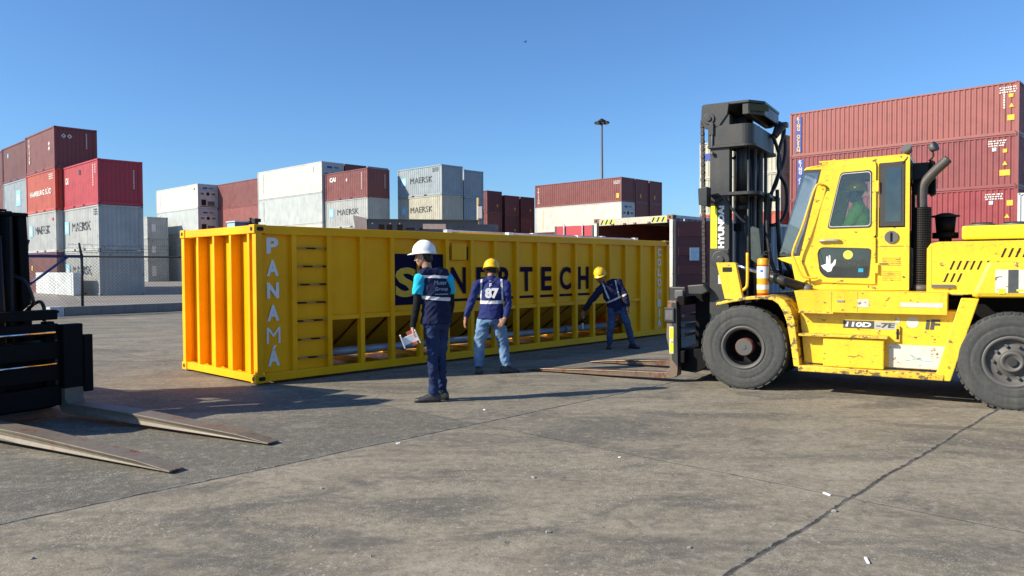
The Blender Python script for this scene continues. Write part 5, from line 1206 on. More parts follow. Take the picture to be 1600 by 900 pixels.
# ------------------------------------------------------------ the dark forklift at the left edge
def left_forklift():
    TH = R(-27.6); O = (-4.71, 7.39, 0)
    t = thing('forklift', 'black silhouetted forklift reaching in from the left edge with lowered steel forks', 'forklift', O, TH)
    S, D = M['deep_black'], M['dark']  # blacker than the paint: the truck's shaded look is in the colour
    for y, xt in ((-.50, 2.72), (.50, 2.70)):
        f = MB(); w_ = .10
        prof = [(-.17, .96), (-.09, .96), (-.08, .20), (-.04, .16), (.9, .145), (xt - .35, .075), (xt, .026), (xt, .014), (.9, .045), (-.03, .055), (-.15, .07), (-.185, .12)]
        n = len(prof); r0 = []; r1 = []
        for x, z in prof:
            ww = w_ if x < xt - .5 else w_ * (.62 + .38 * (xt - x) / .5); r0.append((x, y - ww, z)); r1.append((x, y + ww, z))
        f.add(r0 + r1, [tuple(range(n)), tuple(range(2 * n - 1, n - 1, -1))] + [(i, n + i, n + (i + 1) % n, (i + 1) % n) for i in range(n)], M['forkbright'])
        fo = f.build('fork', t, .005)
        q = MB(); q.X = Matrix.Translation((-.11, 0, .09)); q.box(-.02, .05, y + w_ + .005, y + w_ + .10, .16, .76, S); q.box(.031, .06, y - w_, y + w_ + .09, .30, .72, S) if False else None
        q.box(-.075, .034, y - w_ - .004, y + w_ + .004, .22, .88, S); q.build('fork_shank', fo, .008)
    # carriage
    c = MB(); c.X = Matrix.Translation((-.11, 0, 0))
    for z0, z1, x0, x1 in ((1.02, 1.12, -.22, -.06), (.86, .98, -.20, -.05), (.62, .80, -.18, -.03), (.40, .56, -.18, -.03), (.14, .34, -.18, -.03)): c.box(x0, x1, -1.05, .40 if z0 > .8 else .47, z0, z1, S)
    for y in (-.95, -.2, .30): c.box(-.20, -.10, y, y + .09, .12, 1.0, S)
    c.box(-.30, -.19, -1.0, .42, .10, .80, S)
    co = c.build('carriage', t, .01)
    for z, x in ((.585, -.02), (.90, -.03)):
        c = MB(); c.cyl((x, -.9, z), (x, .28, z), .012, M['chrome'], n=10); c.build('shift_rod', co)
    # mast leaning slightly back
    m = MB(); m.X = Matrix.Translation((-.20, 0, 0)) @ Matrix.Rotation(R(-3), 4, 'Y')
    for s in (1, -1):
        a, b = sorted((s * .30, s * .40)); m.box(-.62, -.36, a, b, .15, 2.12, S); a, b = sorted((s * .20, s * .28)); m.box(-.58, -.40, a, b, .2, 2.17, S)
    for z in (.5, 1.25, 2.04): m.box(-.66, -.60, -.40, .40, z, z + .12, S)
    m.box(-.63, -.33, -.40, .40, 2.11, 2.15, S); m.build('mast', t, .012)
    m = MB(); m.X = Matrix.Rotation(R(-3), 4, 'Y')
    for s in (1, -1): m.cyl((-.5, s * .12, .2), (-.5, s * .12, 2.1), .05, S, n=14)
    m.cyl((-.44, 0, .2), (-.44, 0, 1.9), .06, D, n=14); m.build('lift_cylinder', t)
    for s in (1, -1):
        m = MB()
        for i in range(34): z = 2.05 - i * .035; m.box(-.40, -.375, s * .07 - .015, s * .07 + .015, z - .015, z + .015, D)
        m.build('lift_chain', t)
    m = MB(); m.tube([(-.62, .2, 1.0), (-.5, .28, 1.12), (-.42, .30, 1.2), (-.48, .26, 1.4), (-.65, .2, 1.5)], .018, M['rubberhose']); m.tube([(-.50, .30, 1.14), (-.42, .36, 1.2), (-.34, .36, 1.14), (-.34, .36, 1.0)], .018, M['rubberhose']); m.build('hydraulic_hose', t)
    # front wheels, body, guard: mostly beyond the frame edge
    for s in (1, -1):
        wheel(t, (-.95, s * .62, .40), .40, .26, s, 'front'); wheel(t, (-2.75, s * .55, .33), .33, .22, s, 'rear')
        m = MB(); a, b = sorted((s * .48, s * .78)); m.prism([(-.50, .70), (-.50, .75), (-.75, .90), (-1.2, .90), (-1.45, .75), (-1.45, .68), (-1.18, .84), (-.78, .84)], 'y', a, b, S); m.build('fender', t, .01)
    m = MB(); m.prism([(-.70, .25), (-.70, .80), (-1.0, 1.05), (-1.3, .70), (-2.0, .72), (-2.1, 1.05), (-3.0, 1.05), (-3.2, .85), (-3.2, .30), (-2.6, .22)], 'y', -.46, .46, S); m.build('body', t, .03)
    m = MB(); m.prism([(-2.3, .35), (-2.35, 1.1), (-3.1, 1.12), (-3.3, .9), (-3.3, .35)], 'y', -.60, .60, M['dark']); m.build('counterweight', t, .06)
    m = MB(); m.box(-2.1, -1.6, -.25, .25, .75, .9, D); m.box(-2.2, -2.1, -.25, .25, .85, 1.4, D); m.build('seat', t, .04)
    m = MB()
    for s in (1, -1):
        m.tube([(-.95, s * .46, .95), (-1.25, s * .46, 2.05), (-2.35, s * .46, 2.1), (-2.55, s * .46, 1.1)], .03, S, sub=1)
    m.box(-2.4, -1.22, -.50, .50, 2.12, 2.20, S)  # roof plate made solid so that the truck's ground shadow is solid
    m.build('overhead_guard', t)
    m = MB(); m.box(-2.45, -2.38, -.46, .46, 1.05, 2.12, S); m.box(-2.38, -1.30, .42, .45, 1.0, 2.12, S); m.build('shadow_panel', t, .01)  # walls added out of view to widen the truck's ground shadow
    m = MB(); m.box(-.80, -.52, -.42, -.05, 1.3, 2.42, S); m.build('shadow_block', t, .02)  # unseen box, added only to carry the ground shadow further right
left_forklift()

# ------------------------------------------------------------ people
def V3(p): return Vector(p)
def limb(mb, pts, m, n=18, W=None):
    """pts: (point, width radius, depth radius); W: direction of the width"""
    P = [Vector(p[0]) for p in pts]; rings = []; W = Vector(W or (1, 0, 0))
    dense = []
    for i in range(len(P) - 1):
        for k in range(5):
            u = k / 5; us = u * u * (3 - 2 * u); p0 = P[max(i - 1, 0)]; p1 = P[i]; p2 = P[i + 1]; p3 = P[min(i + 2, len(P) - 1)]
            q = .5 * ((2 * p1) + (p2 - p0) * u + (2 * p0 - 5 * p1 + 4 * p2 - p3) * u * u + (3 * p1 - p0 - 3 * p2 + p3) * u ** 3)
            dense.append((q, pts[i][1] * (1 - us) + pts[i + 1][1] * us, pts[i][2] * (1 - us) + pts[i + 1][2] * us))
    dense.append((P[-1], pts[-1][1], pts[-1][2]))
    for i, (q, a, b) in enumerate(dense):
        d = (dense[min(i + 1, len(dense) - 1)][0] - dense[max(i - 1, 0)][0]).normalized()
        w = (W - d * W.dot(d)).normalized(); e = d.cross(w)
        rings.append([q + w * (a * math.cos(2 * math.pi * k / n)) + e * (b * math.sin(2 * math.pi * k / n)) for k in range(n)])
    mb.ringed(rings, m)
def fuse(mb, name, parent, mat, vox, smooth=4, wr=0, seed=0, cut=None, extra=()):
    """melt overlapping closed shapes into one continuous skin; optional cloth folds"""
    me = mb.mesh(name); bm = bmesh.new(); bm.from_mesh(me); bmesh.ops.remove_doubles(bm, verts=bm.verts, dist=1e-6); bmesh.ops.recalc_face_normals(bm, faces=bm.faces); bm.to_mesh(me); bm.free()
    o = bpy.data.objects.new(name, me); col.objects.link(o)
    r = o.modifiers.new('r', 'REMESH'); r.mode = 'VOXEL'; r.voxel_size = vox
    s_ = o.modifiers.new('s', 'SMOOTH'); s_.factor = .5; s_.iterations = smooth
    dg = bpy.context.evaluated_depsgraph_get(); dg.update()
    me2 = bpy.data.meshes.new_from_object(o.evaluated_get(dg)); bpy.data.objects.remove(o); bpy.data.meshes.remove(me)
    me2.name = name; me2.materials.clear(); me2.materials.append(mat)
    for x in extra: me2.materials.append(x[0])
    if wr:
        ns = [v.normal.copy() for v in me2.vertices]
        for v, nn in zip(me2.vertices, ns):
            p = v.co; q = Vector((p.x * 9 + seed, p.y * 9, p.z * 17 + p.x * 8)); 
            k = noise.noise(q) + .5 * noise.noise(q * 2.1); ridge = 1 - abs(noise.noise(Vector((p.x * 7 + 3 * seed, p.y * 7, p.z * 12 - p.x * 10)))) * 2
            v.co = p + nn * (wr * (k * .8 + max(0, ridge) ** 2 * .9 - .35))
    if cut:
        bm = bmesh.new(); bm.from_mesh(me2); bmesh.ops.delete(bm, geom=[f for f in bm.faces if cut(f.calc_center_median())], context='FACES'); bm.to_mesh(me2); bm.free()
    for p in me2.polygons:
        p.use_smooth = True
        for i, x in enumerate(extra):
            if x[1](p.center): p.material_index = i + 1
    ob = bpy.data.objects.new(name, me2); col.objects.link(ob); ob.parent = parent
    return ob
def hand(mb, wrist, d, palm, thumb, curl, m, k=1.0):
    """wrist point, pointing direction, palm normal, thumb side; five unequal fingers bent at the knuckles"""
    w = Vector(wrist); d = Vector(d).normalized(); n = Vector(palm); n = (n - d * n.dot(d)).normalized(); s = d.cross(n); 
    if s.dot(Vector(thumb)) < 0: s = -s
    limb(mb, [(w - d * .03, .027 * k, .021 * k), (w + d * .02 * k, .036 * k, .018 * k), (w + d * .06 * k, .043 * k, .016 * k), (w + d * .092 * k, .040 * k, .013 * k)], m, 14, W=s)
    for i, (off, L_) in enumerate(((.030, .072), (.0105, .080), (-.010, .075), (-.029, .060))):
        p = w + d * .086 * k + s * off * k; a = d.copy(); r = .0095 * k; pts = [(p - d * .03 * k, r, r)]
        c = curl * (1 + .12 * i); q = p.copy()
        for j, seg in enumerate((.45, .31, .24)):
            pts.append((q, r * (1 - .08 * j), r * (1 - .08 * j))); ang = c * (.6 + .35 * j); a = (a * math.cos(ang) + n * math.sin(ang)).normalized(); q = q + (a + s * off * 1.2).normalized() * L_ * k * seg
        pts.append((q, r * .72, r * .72)); limb(mb, pts, m, 8, W=s)
    p = w + d * .025 * k + s * .028 * k; limb(mb, [(p, .015 * k, .014 * k), (p + (d * .6 + s * .75) * .03 * k, .0135 * k, .0125 * k), (p + (d * .85 + s * .6 + n * .25) * .056 * k, .0115 * k, .011 * k), (p + (d * 1.0 + s * .42 + n * .45) * .083 * k, .008 * k, .008 * k)], m, 8, W=n)
def frame_of(f, up=(0, 0, 1)):
    f = Vector(f).normalized(); u = Vector(up); u = (u - f * u.dot(f)).normalized(); r = f.cross(u); return f, r, u      # forward, right, up
def head(mb, c, f, up, m, k=1.0):
    f, r, u = frame_of(f, up); c = Vector(c); s = .95 * k
    def P(a, b, h): return c + (r * a + f * b + u * h) * s
    def ell(a, b, h, ra, rb, rh, n=10):
        rings = []
        for i in range(1, n):
            th = math.pi * i / n; rings.append([P(a + ra * math.sin(th) * math.cos(t), b + rb * math.sin(th) * math.sin(t), h - rh * math.cos(th)) for t in [2 * math.pi * j / 16 for j in range(16)]])
        mb.ringed(rings, m)
    ell(0, -.012, .035, .076, .096, .088); ell(0, .018, -.02, .066, .078, .085); ell(0, .040, -.072, .042, .046, .036); ell(0, .058, -.092, .022, .022, .02)
    ell(0, .092, -.012, .011, .018, .030, 6); ell(0, .106, -.030, .0145, .014, .011, 6); ell(0, .086, .022, .045, .012, .010, 6)
    ell(0, .086, -.060, .022, .011, .006, 6); ell(0, .083, -.070, .019, .011, .006, 6)
    for sx in (-1, 1): ell(sx * .078, -.005, -.012, .009, .018, .030, 6); ell(sx * .045, .062, -.025, .022, .022, .022, 6)
    limb(mb, [(P(0, -.02, -.06), .056 * s, .058 * s), (P(0, -.03, -.14), .054 * s, .056 * s), (P(0, -.045, -.22), .062 * s, .06 * s)], m, 16, W=r)
    return P
def helmet(parent, c, f, up, m, tilt=0, strap=True, label=None):
    f, r, u = frame_of(f, up); mb = MB(); c = Vector(c)
    def P(a, b, h): return c + r * a + f * b + u * h
    rings = []; n = 32
    for i in range(0, 11):
        th = math.pi / 2 * i / 10; 
        rings.append([P((.112 * math.cos(th) + .002) * math.cos(t), (.134 * math.cos(th) + .002) * math.sin(t), .136 * math.sin(th) ** .85) for t in [2 * math.pi * j / n for j in range(n)]])
    brim = []
    for kx, h in ((1.0, 0), (1.0, -.006)):
        ring = []
        for j in range(n):
            t = 2 * math.pi * j / n; fr = max(0, math.sin(t)) ** 2; ex = .016 + .045 * fr; ring.append(P((.112 + ex * .8) * math.cos(t), (.134 + ex) * math.sin(t), h - .010 - .012 * fr))
        brim.append(ring)
    inner = [[P(.105 * math.cos(t), .127 * math.sin(t), -.012) for t in [2 * math.pi * j / n for j in range(n)]]]
    mb.ringed(inner + brim[::-1] + rings, m, True)
    for a in (-.02, 0, .02):
        mb.tube([P(a, .118, .05), P(a, .064, .116), P(a, 0, .136), P(a, -.064, .116), P(a, -.118, .054)], .008, m, n=8)
    o = mb.build('hard_hat', parent, label=label)
    if strap:
        q = MB(); q.tube([P(.1, -.03, -.01), P(.085, .0, -.09), P(.04, .03, -.15), P(-.04, .03, -.15), P(-.085, 0, -.09), P(-.1, -.03, -.01)], .006, M['dark'], n=6); q.tube([P(.104, -.05, -.005), P(.06, -.115, -.03), P(-.06, -.115, -.03), P(-.104, -.05, -.005)], .005, M['dark'], n=6); q.build('strap', o)
    return o
def shoe(parent, ank, toe, m, k=1.0):
    a = Vector(ank); t_ = Vector(toe); d = Vector((t_.x - a.x, t_.y - a.y, 0)).normalized(); s = Vector((-d.y, d.x, 0)); g = Vector((a.x, a.y, 0)); L_ = .275 * k; mb = MB()
    st = [(-.075, .034, .085), (-.05, .040, .115), (.0, .042, .125), (.05, .043, .095), (.10, .048, .070), (.15, .048, .058), (.185, .038, .048), (.203, .02, .035)]
    rings = []
    for x, w, h in st: rings.append([g + d * x * k + s * (w * k * math.cos(t)) + Vector((0, 0, .022 + (h - .022) * max(0, math.sin(t)) ** .8 if math.sin(t) > 0 else .022)) for t in [2 * math.pi * j / 20 for j in range(20)]])
    mb.ringed(rings, m)
    mb.cyl(g + Vector((0, 0, .07)), g + Vector((0, 0, .17)), .045 * k, m, .050 * k, 18)
    sole = [[g + d * x * k + s * ((w + .005) * k * c_) + Vector((0, 0, z)) for x, w, _ in st for c_ in (1,)] + [g + d * x * k - s * ((w + .005) * k) + Vector((0, 0, z)) for x, w, _ in st[::-1]] for z in (.0, .026)]
    mb.ringed(sole, M['dark'], True, False)
    for i in range(4): mb.cyl(g + d * (.03 + i * .02) * k + s * .02 + Vector((0, 0, .118 - i * .012)), g + d * (.03 + i * .02) * k - s * .02 + Vector((0, 0, .118 - i * .012)), .004, M['grey'], n=6)
    return mb.build('shoe', parent, .003)
def cloth(name, c, rough=.85, weave=180, fade=.25, fadecol=None, denim=False):
    t = NT(name); n1 = t.noise(4, 5, .6); n2 = t.noise(weave, 2, .5)
    fc = fadecol or tuple(min(1, x * 1.6 + .01) for x in c)
    cc = t.mix(t.math('MULTIPLY', t.ramp(n1, .42, .68), fade), c, fc); cc = t.mix(t.math('MULTIPLY', t.ramp(n2, .3, .7), .25), cc, tuple(x * .6 for x in c))
    t.bump(t.noise(22, 4, .6), .25, .006); return t.set(col=cc, rough=rough, spec=.15)
skin1 = mat_plain('skin_tan', (.42, .225, .145), .55, var=.08, sc=9); skin2 = mat_plain('skin_brown', (.30, .155, .10), .55, var=.1, sc=9)
c_navy = cloth('cloth_navy_vest', (.013, .019, .055)); c_cyan = cloth('cloth_cyan', (.02, .42, .60)); c_black = cloth('cloth_black', (.012, .012, .014)); c_dark_jean = cloth('denim_dark', (.018, .030, .085), fadecol=(.04, .08, .20), fade=.5)
c_blue = cloth('cloth_royal', (.022, .032, .135)); c_jean = cloth('denim_washed', (.085, .17, .33), fadecol=(.26, .40, .55), fade=.8); c_navy2 = cloth('cloth_navy_shirt', (.016, .020, .058)); c_jean2 = cloth('denim_mid', (.045, .075, .16), fadecol=(.10, .15, .26), fade=.6)
refl = mat_plain('reflective_tape', (.62, .63, .66), .35, var=.06); hair = mat_plain('hair_black', (.012, .010, .009), .6, var=.3, sc=120); bootm = mat_plain('boot_leather', (.035, .035, .037), .5, var=.3, sc=30)
c_lime = cloth('cloth_lime', (.58, .95, .10), fade=.1); hatw = mat_plain('hard_hat_white', (.78, .79, .80), .25, var=.03, sc=3); haty = mat_plain('hard_hat_yellow', (.85, .50, .01), .3, var=.05, sc=3)
def body(parent, J, m, up=(0, 0, 1), k=1.0, vox=.0075, W=(1, 0, 0)):
    """one continuous body: head, neck, trunk, arms with hands, legs"""
    b = MB(); W = Vector(J.get('W', W)).normalized()
    P = head(b, J['head'], J['look'], J.get('headup', up), m, k)
    limb(b, [(J['pelvis'], .12, .085), (Vector(J['pelvis']).lerp(V3(J['chest']), .5), .115, .085), (J['chest'], .135, .095), (Vector(J['chest']).lerp(V3(J['neck']), .75), .12, .085), (J['neck'], .06, .06)], m, 20, W=W)
    limb(b, [(J['shL'], .05, .05), (J['neck'], .05, .055), (J['shR'], .05, .05)], m, 12, W=(0, 0, 1))
    for s in 'LR':
        sh, el, wr = (Vector(J[x + s]) for x in ('sh', 'el', 'wr'))
        limb(b, [(sh, .052, .052), (sh.lerp(el, .5), .047, .047), (el, .038, .038), (el.lerp(wr, .35), .039, .036), (wr, .026, .022)], m, 14)
        hd = J['hand' + s]; hand(b, wr, hd[0], hd[1], hd[2], hd[3], m, .95)
        hp, kn, an = (Vector(J[x + s]) for x in ('hip', 'kn', 'an'))
        limb(b, [(hp, .062, .066), (hp.lerp(kn, .5), .052, .055), (kn, .038, .040), (kn.lerp(an, .35), .036, .040), (an, .034, .036), (an - Vector((0, 0, .05)), .03, .035)], m, 16)
    face = Vector(J['head']); f, r, u = frame_of(J['look'], J.get('headup', up))
    eyes = [P(sx * .030, .082, -.002) for sx in (-1, 1)]; brows = [P(sx * .032, .090, .018) for sx in (-1, 1)]; mouth = P(0, .098, -.065)
    ey = mat_plain('eye_dark', (.02, .015, .012), .3); lip = mat_plain('lip', (.22, .08, .06), .5)
    def near(pts, rr, sq=1.0): return lambda c: any(((c - p).dot(u) * sq) ** 2 + (c - p).dot(r) ** 2 + ((c - p).dot(f) * .5) ** 2 < rr * rr for p in pts)
    def hairf(c):
        q = c - face; return abs(q.length) < .2 and q.dot(f) < .035 and q.dot(u) > -.030 and q.dot(f) < -.012 + .5 * max(0, q.dot(u) - .01) and (c - face).dot(u) < .2
    return fuse(b, 'body', parent, m, vox, 3, extra=((ey, near(eyes, .012, 1.8)), (hair, near(brows, .018, 4)), (lip, near([mouth], .02, 3)), (hair, hairf)))
def shirt(parent, J, m, name='shirt', vox=.010, sleeve=1.0, hem=0, wr=.011, seed=0, body_k=1.0, arms=True, torso=True, sk=1.0):
    b = MB(); W = Vector(J.get('W', (1, 0, 0))).normalized(); pel = Vector(J['pelvis']); ch = Vector(J['chest']); nk = Vector(J['neck'])
    if torso:
        bot = pel + (pel - ch).normalized() * hem; k = body_k
        limb(b, [(bot, .192 * k, .152 * k), (pel.lerp(ch, .25), .176 * k, .142 * k), (pel.lerp(ch, .6), .172 * k, .132 * k), (ch, .186 * k, .136 * k), (ch.lerp(nk, .6), .150 * k, .108 * k), (ch.lerp(nk, .9), .085, .078)], m, 24, W=W)
        for q_ in ('shL', 'shR'): b.ball(J[q_], (.072, .070, .072) if arms else (.05, .05, .055), m, 10)
        limb(b, [(Vector(J['shL']) * 1.0, .066 * sk, .062 * sk), (Vector(J['shL']).lerp(nk, .5) + Vector((0, 0, .012 * sk)), .068 * sk, .066 * sk), (nk - Vector((0, 0, .02)), .066 * sk, .074 * sk), (Vector(J['shR']).lerp(nk, .5) + Vector((0, 0, .012 * sk)), .068 * sk, .066 * sk), (J['shR'], .066 * sk, .062 * sk)], m, 16, W=(0, 0, 1))
    if arms:
        for s in 'LR':
            sh, el, w_ = (Vector(J[x + s]) for x in ('sh', 'el', 'wr'))
            if sleeve >= 1: limb(b, [(sh, .068, .068), (sh.lerp(el, .5), .062, .062), (el, .054, .054), (el.lerp(w_, .5), .050, .048), (w_.lerp(el, .06), .038, .036)], m, 16)
            else: e = sh.lerp(el, sleeve); limb(b, [(sh, .070, .070), (sh.lerp(e, .5), .068, .068), (e, .066, .066)], m, 16)
    return fuse(b, name, parent, m, vox, 5, wr, seed)
def trousers(parent, J, m, vox=.010, wr=.013, seed=0, k=1.0):
    b = MB(); W = Vector(J.get('W', (1, 0, 0))).normalized(); pel = Vector(J['pelvis']); ch = Vector(J['chest'])
    limb(b, [(pel.lerp(ch, .16), .135, .105), (pel, .160, .128), (pel - Vector((0, 0, .07)), .165, .130), (pel - Vector((0, 0, .12)), .13, .11)], m, 22, W=W)
    for s in 'LR':
        hp, kn, an = (Vector(J[x + s]) for x in ('hip', 'kn', 'an'))
        limb(b, [(hp + Vector((0, 0, .02)), .095, .105), (hp.lerp(kn, .45), .090 * k, .096 * k), (kn, .072 * k, .074 * k), (kn.lerp(an, .4), .068 * k, .072 * k), (kn.lerp(an, .85), .060 * k, .064 * k), (an + Vector((0, 0, .0)), .062 * k, .070 * k)], m, 18)
    return fuse(b, 'trousers', parent, m, vox, 4, wr, seed)
def tape_band(parent, J, z_fn, name, m, W, k=1.045, h=.025):
    """reflective band hugging the torso: cut from a slightly larger torso loft"""
    b = MB(); pel = Vector(J['pelvis']); ch = Vector(J['chest']); nk = Vector(J['neck'])
    return b
def shell_strip(src, parent, keep, m, name='reflective_band', off=.004, pl=None):
    """cloth trim: faces of a garment that pass keep(centre), lifted off it"""
    me = src.data; bm = bmesh.new(); bm.from_mesh(me)
    if pl:
        co, no, w = Vector(pl[0]), Vector(pl[1]).normalized(), pl[2]
        for sg in (1, -1): bmesh.ops.bisect_plane(bm, geom=bm.verts[:] + bm.edges[:] + bm.faces[:], plane_co=co + no * w * sg, plane_no=no)
        k0 = keep; keep = lambda c, n: abs((c - co).dot(no)) < w and k0(c, n)
    bmesh.ops.delete(bm, geom=[f for f in bm.faces if not keep(f.calc_center_median(), f.normal)], context='FACES')
    bm.normal_update()
    for v in bm.verts: v.co += v.normal * off
    for f in bm.faces: f.material_index = 0
    m2 = bpy.data.meshes.new(name); bm.to_mesh(m2); bm.free(); m2.materials.append(m)
    for p in m2.polygons: p.use_smooth = True
    o = bpy.data.objects.new(name, m2); col.objects.link(o); o.parent = parent; return o

# person 1: white helmet, cyan shirt, navy vest; stands with back half turned, looking left
p1 = thing('person', 'person in white hard hat, navy vest and cyan sleeves holding papers, looking left', 'person', (-.97, 8.66, 0))
J1 = dict(head=(-.035, .02, 1.655), look=(-1, .10, -.10), neck=(.055, .0, 1.475), chest=(.095, .01, 1.27), pelvis=(.108, .0, .95), W=(.88, .47, 0),
          shL=(-.075, -.075, 1.405), elL=(-.105, -.10, 1.115), wrL=(-.150, -.115, .86), shR=(.235, .09, 1.405), elR=(.265, .09, 1.12), wrR=(.215, .06, .87),
          handL=((-.12, -.02, -1), (.9, .3, 0), (-.5, -.6, 0), .45), handR=((-.15, -.1, -1), (-.9, .2, 0), (-.3, .9, 0), .4),
          hipL=(.060, -.03, .90), knL=(.070, -.05, .50), anL=(.070, .0, .10), hipR=(.155, .06, .90), knR=(.150, .07, .50), anR=(.150, .15, .10))
body(p1, J1, skin1)
shirt(p1, J1, c_cyan, 'shirt', sleeve=.62, hem=-.04, seed=1, body_k=.82, sk=.78)
sl = MB()
for s in 'LR':
    sh, el, w_ = (Vector(J1[x + s]) for x in ('sh', 'el', 'wr'))
    limb(sl, [(sh.lerp(el, .3), .052, .052), (el, .045, .045), (el.lerp(w_, .5), .042, .040), (w_, .031, .029)], c_black, 14)
fuse(sl, 'arm_sleeves', p1, c_black, .008, 3, .003)
J1v = dict(J1); J1v['shL'] = tuple(V3(J1['shL']).lerp(V3(J1['neck']), .12) + Vector((0, 0, .022))); J1v['shR'] = tuple(V3(J1['shR']).lerp(V3(J1['neck']), .12) + Vector((0, 0, .022)))
vest1 = shirt(p1, J1v, c_navy, 'vest', hem=.055, seed=3, arms=False, body_k=.99, sk=1.12)
shell_strip(vest1, p1, lambda c, n: True, refl, pl=((.08, 0, 1.19), (.10, 0, 1), .019))
shell_strip(vest1, p1, lambda c, n: n.y < .1, refl, pl=((.08, 0, 1.43), (.05, 0, 1), .015))
trousers(p1, J1, c_dark_jean, seed=5, k=.86)
helmet(p1, V3(J1['head']) + Vector((.005, 0, .052)), (-1, .10, -.02), (0, 0, 1), hatw, strap=False)
hr = MB(); hr.ball(V3(J1['head']) + Vector((.055, .0, -.01)), (.050, .072, .065), hair); fuse(hr, 'hair', p1, hair, .008, 2, .004)
shoe(p1, J1['anL'], (-.2, -.03, 0), bootm, 1.08); shoe(p1, J1['anR'], (-.05, .2, 0), bootm, 1.0)
tx = MB(); g1 = mat_plain('vest_print', (.35, .42, .55), .6)
Wd = Vector((.88, .47, 0)).normalized()
def back_pt(sx, z, J, W, off): 
    b = Vector(J['chest']); n = Vector((W.y, -W.x, 0)); return Vector((b.x, b.y, 0)) + W * sx + n * off + Vector((0, 0, z))
tx.text('Muter', back_pt(.0, 1.365, J1, Wd, .160), Wd, (0, 0, 1), .048, g1, .0, w=.15); tx.text('Group', back_pt(.01, 1.29, J1, Wd, .163), Wd, (0, 0, 1), .050, g1, .0, w=.15)
tx.rect(back_pt(.01, 1.235, J1, Wd, .162), Wd, (0, 0, 1), .16, .008, g1); tx.build('lettering', p1, fixn=False)
# papers / reel held in the lowered hand: held things stay top-level
T1 = Matrix.Translation((-.97, 8.66, 0))
pp = thing('document_folder', 'white and red folded papers held in the lowered hand of the white hard hat worker', 'papers', T1 @ Vector((-.175, -.16, .735)), R(10))
q = MB(); q.box(-.085, .085, -.012, .0, -.045, .045, M['white_print'], Matrix.Rotation(R(-22), 4, 'Y')); q.build('sheet', pp, .002)
q = MB(); q.box(-.095, -.080, -.045, .04, -.075, .08, M['white_print'], Matrix.Rotation(R(-20), 4, 'Y')); q.build('cover', pp, .002)
q = MB(); q.box(.082, .096, -.045, .05, -.085, .075, M['white_print'], Matrix.Rotation(R(-24), 4, 'Y')); q.build('cover', pp, .002)
q = MB(); q.box(-.01, .082, .004, .02, -.03, .085, mat_plain('red_card', (.55, .12, .10), .6), Matrix.Rotation(R(-24), 4, 'Y')); q.box(.0, .06, -.02, .0, -.085, -.046, mat_plain('orange_card', (.75, .16, .08), .6), Matrix.Rotation(R(-24), 4, 'Y')); q.build('card', pp, .002)

# person 2: yellow helmet, royal blue work jacket with 87, washed jeans, seen from behind
p2 = thing('person', 'person in yellow hard hat and blue jacket numbered 87 walking toward the container', 'person', (-.30, 11.0, 0))
J2 = dict(head=(.0, .09, 1.475), look=(.10, 1, -.25), headup=(0, .15, 1), neck=(.0, .04, 1.335), chest=(.01, .0, 1.15), pelvis=(-.01, -.04, .83), W=(1, -.05, 0),
          shL=(-.205, .0, 1.275), elL=(-.300, -.02, 1.0), wrL=(-.375, -.05, .80), shR=(.215, .0, 1.275), elR=(.245, -.06, 1.0), wrR=(.195, -.16, .80),
          handL=((-.12, -.05, -1), (.8, .3, 0), (.2, 1, 0), .35), handR=((-.55, -.20, -.8), (0, .9, -.3), (-.5, 0, .6), .3),
          hipL=(-.10, -.03, .79), knL=(-.175, .0, .44), anL=(-.185, -.05, .10), hipR=(.095, -.03, .79), knR=(.165, .03, .44), anR=(.205, .0, .10))
body(p2, J2, skin2); jk = shirt(p2, J2, c_blue, 'jacket', hem=.05, seed=7, body_k=.97); trousers(p2, J2, c_jean, seed=9, k=1.12, wr=.012)
co = MB(); limb(co, [((0, .035, 1.325), .082, .078), ((0, .05, 1.365), .074, .074), ((0, .06, 1.392), .072, .074)], c_blue, 18, W=(1, 0, 0)); co.build('collar', p2)
shell_strip(jk, p2, lambda c, n: abs(c.x) < .17 and n.y < .2, refl, pl=((0, 0, 1.035), (0, 0, 1), .024))
for sx_ in (.150, -.142): shell_strip(jk, p2, lambda c, n: 1.06 < c.z < 1.36 and n.y < .4, refl, pl=((sx_, 0, 1.3), (1, 0, .05 if sx_ > 0 else -.05), .014))
helmet(p2, V3(J2['head']) + Vector((0, -.01, .05)), (.10, 1, -.25), (0, .2, 1), haty)
tx = MB(); W2 = Vector((1, -.05, 0)).normalized()
tx.text('87', back_pt(.01, 1.165, J2, W2, .150), W2, (0, .05, 1), .15, M['white_print'], .06, w=.20); tx.build('lettering', p2, fixn=False); tx = MB(); tx.text('F', back_pt(-.01, 1.28, J2, W2, .143), W2, (0, .25, 1), .055, M['white_print'], .03); tx.build('lettering', p2, fixn=False)
shoe(p2, J2['anL'], (-.19, .5, 0), bootm); shoe(p2, J2['anR'], (.6, .12, 0), bootm)
q = MB(); q.box(.155, .235, -.10, .0, .70, .88, c_black); q.build('belt_pouch', p2, .015)
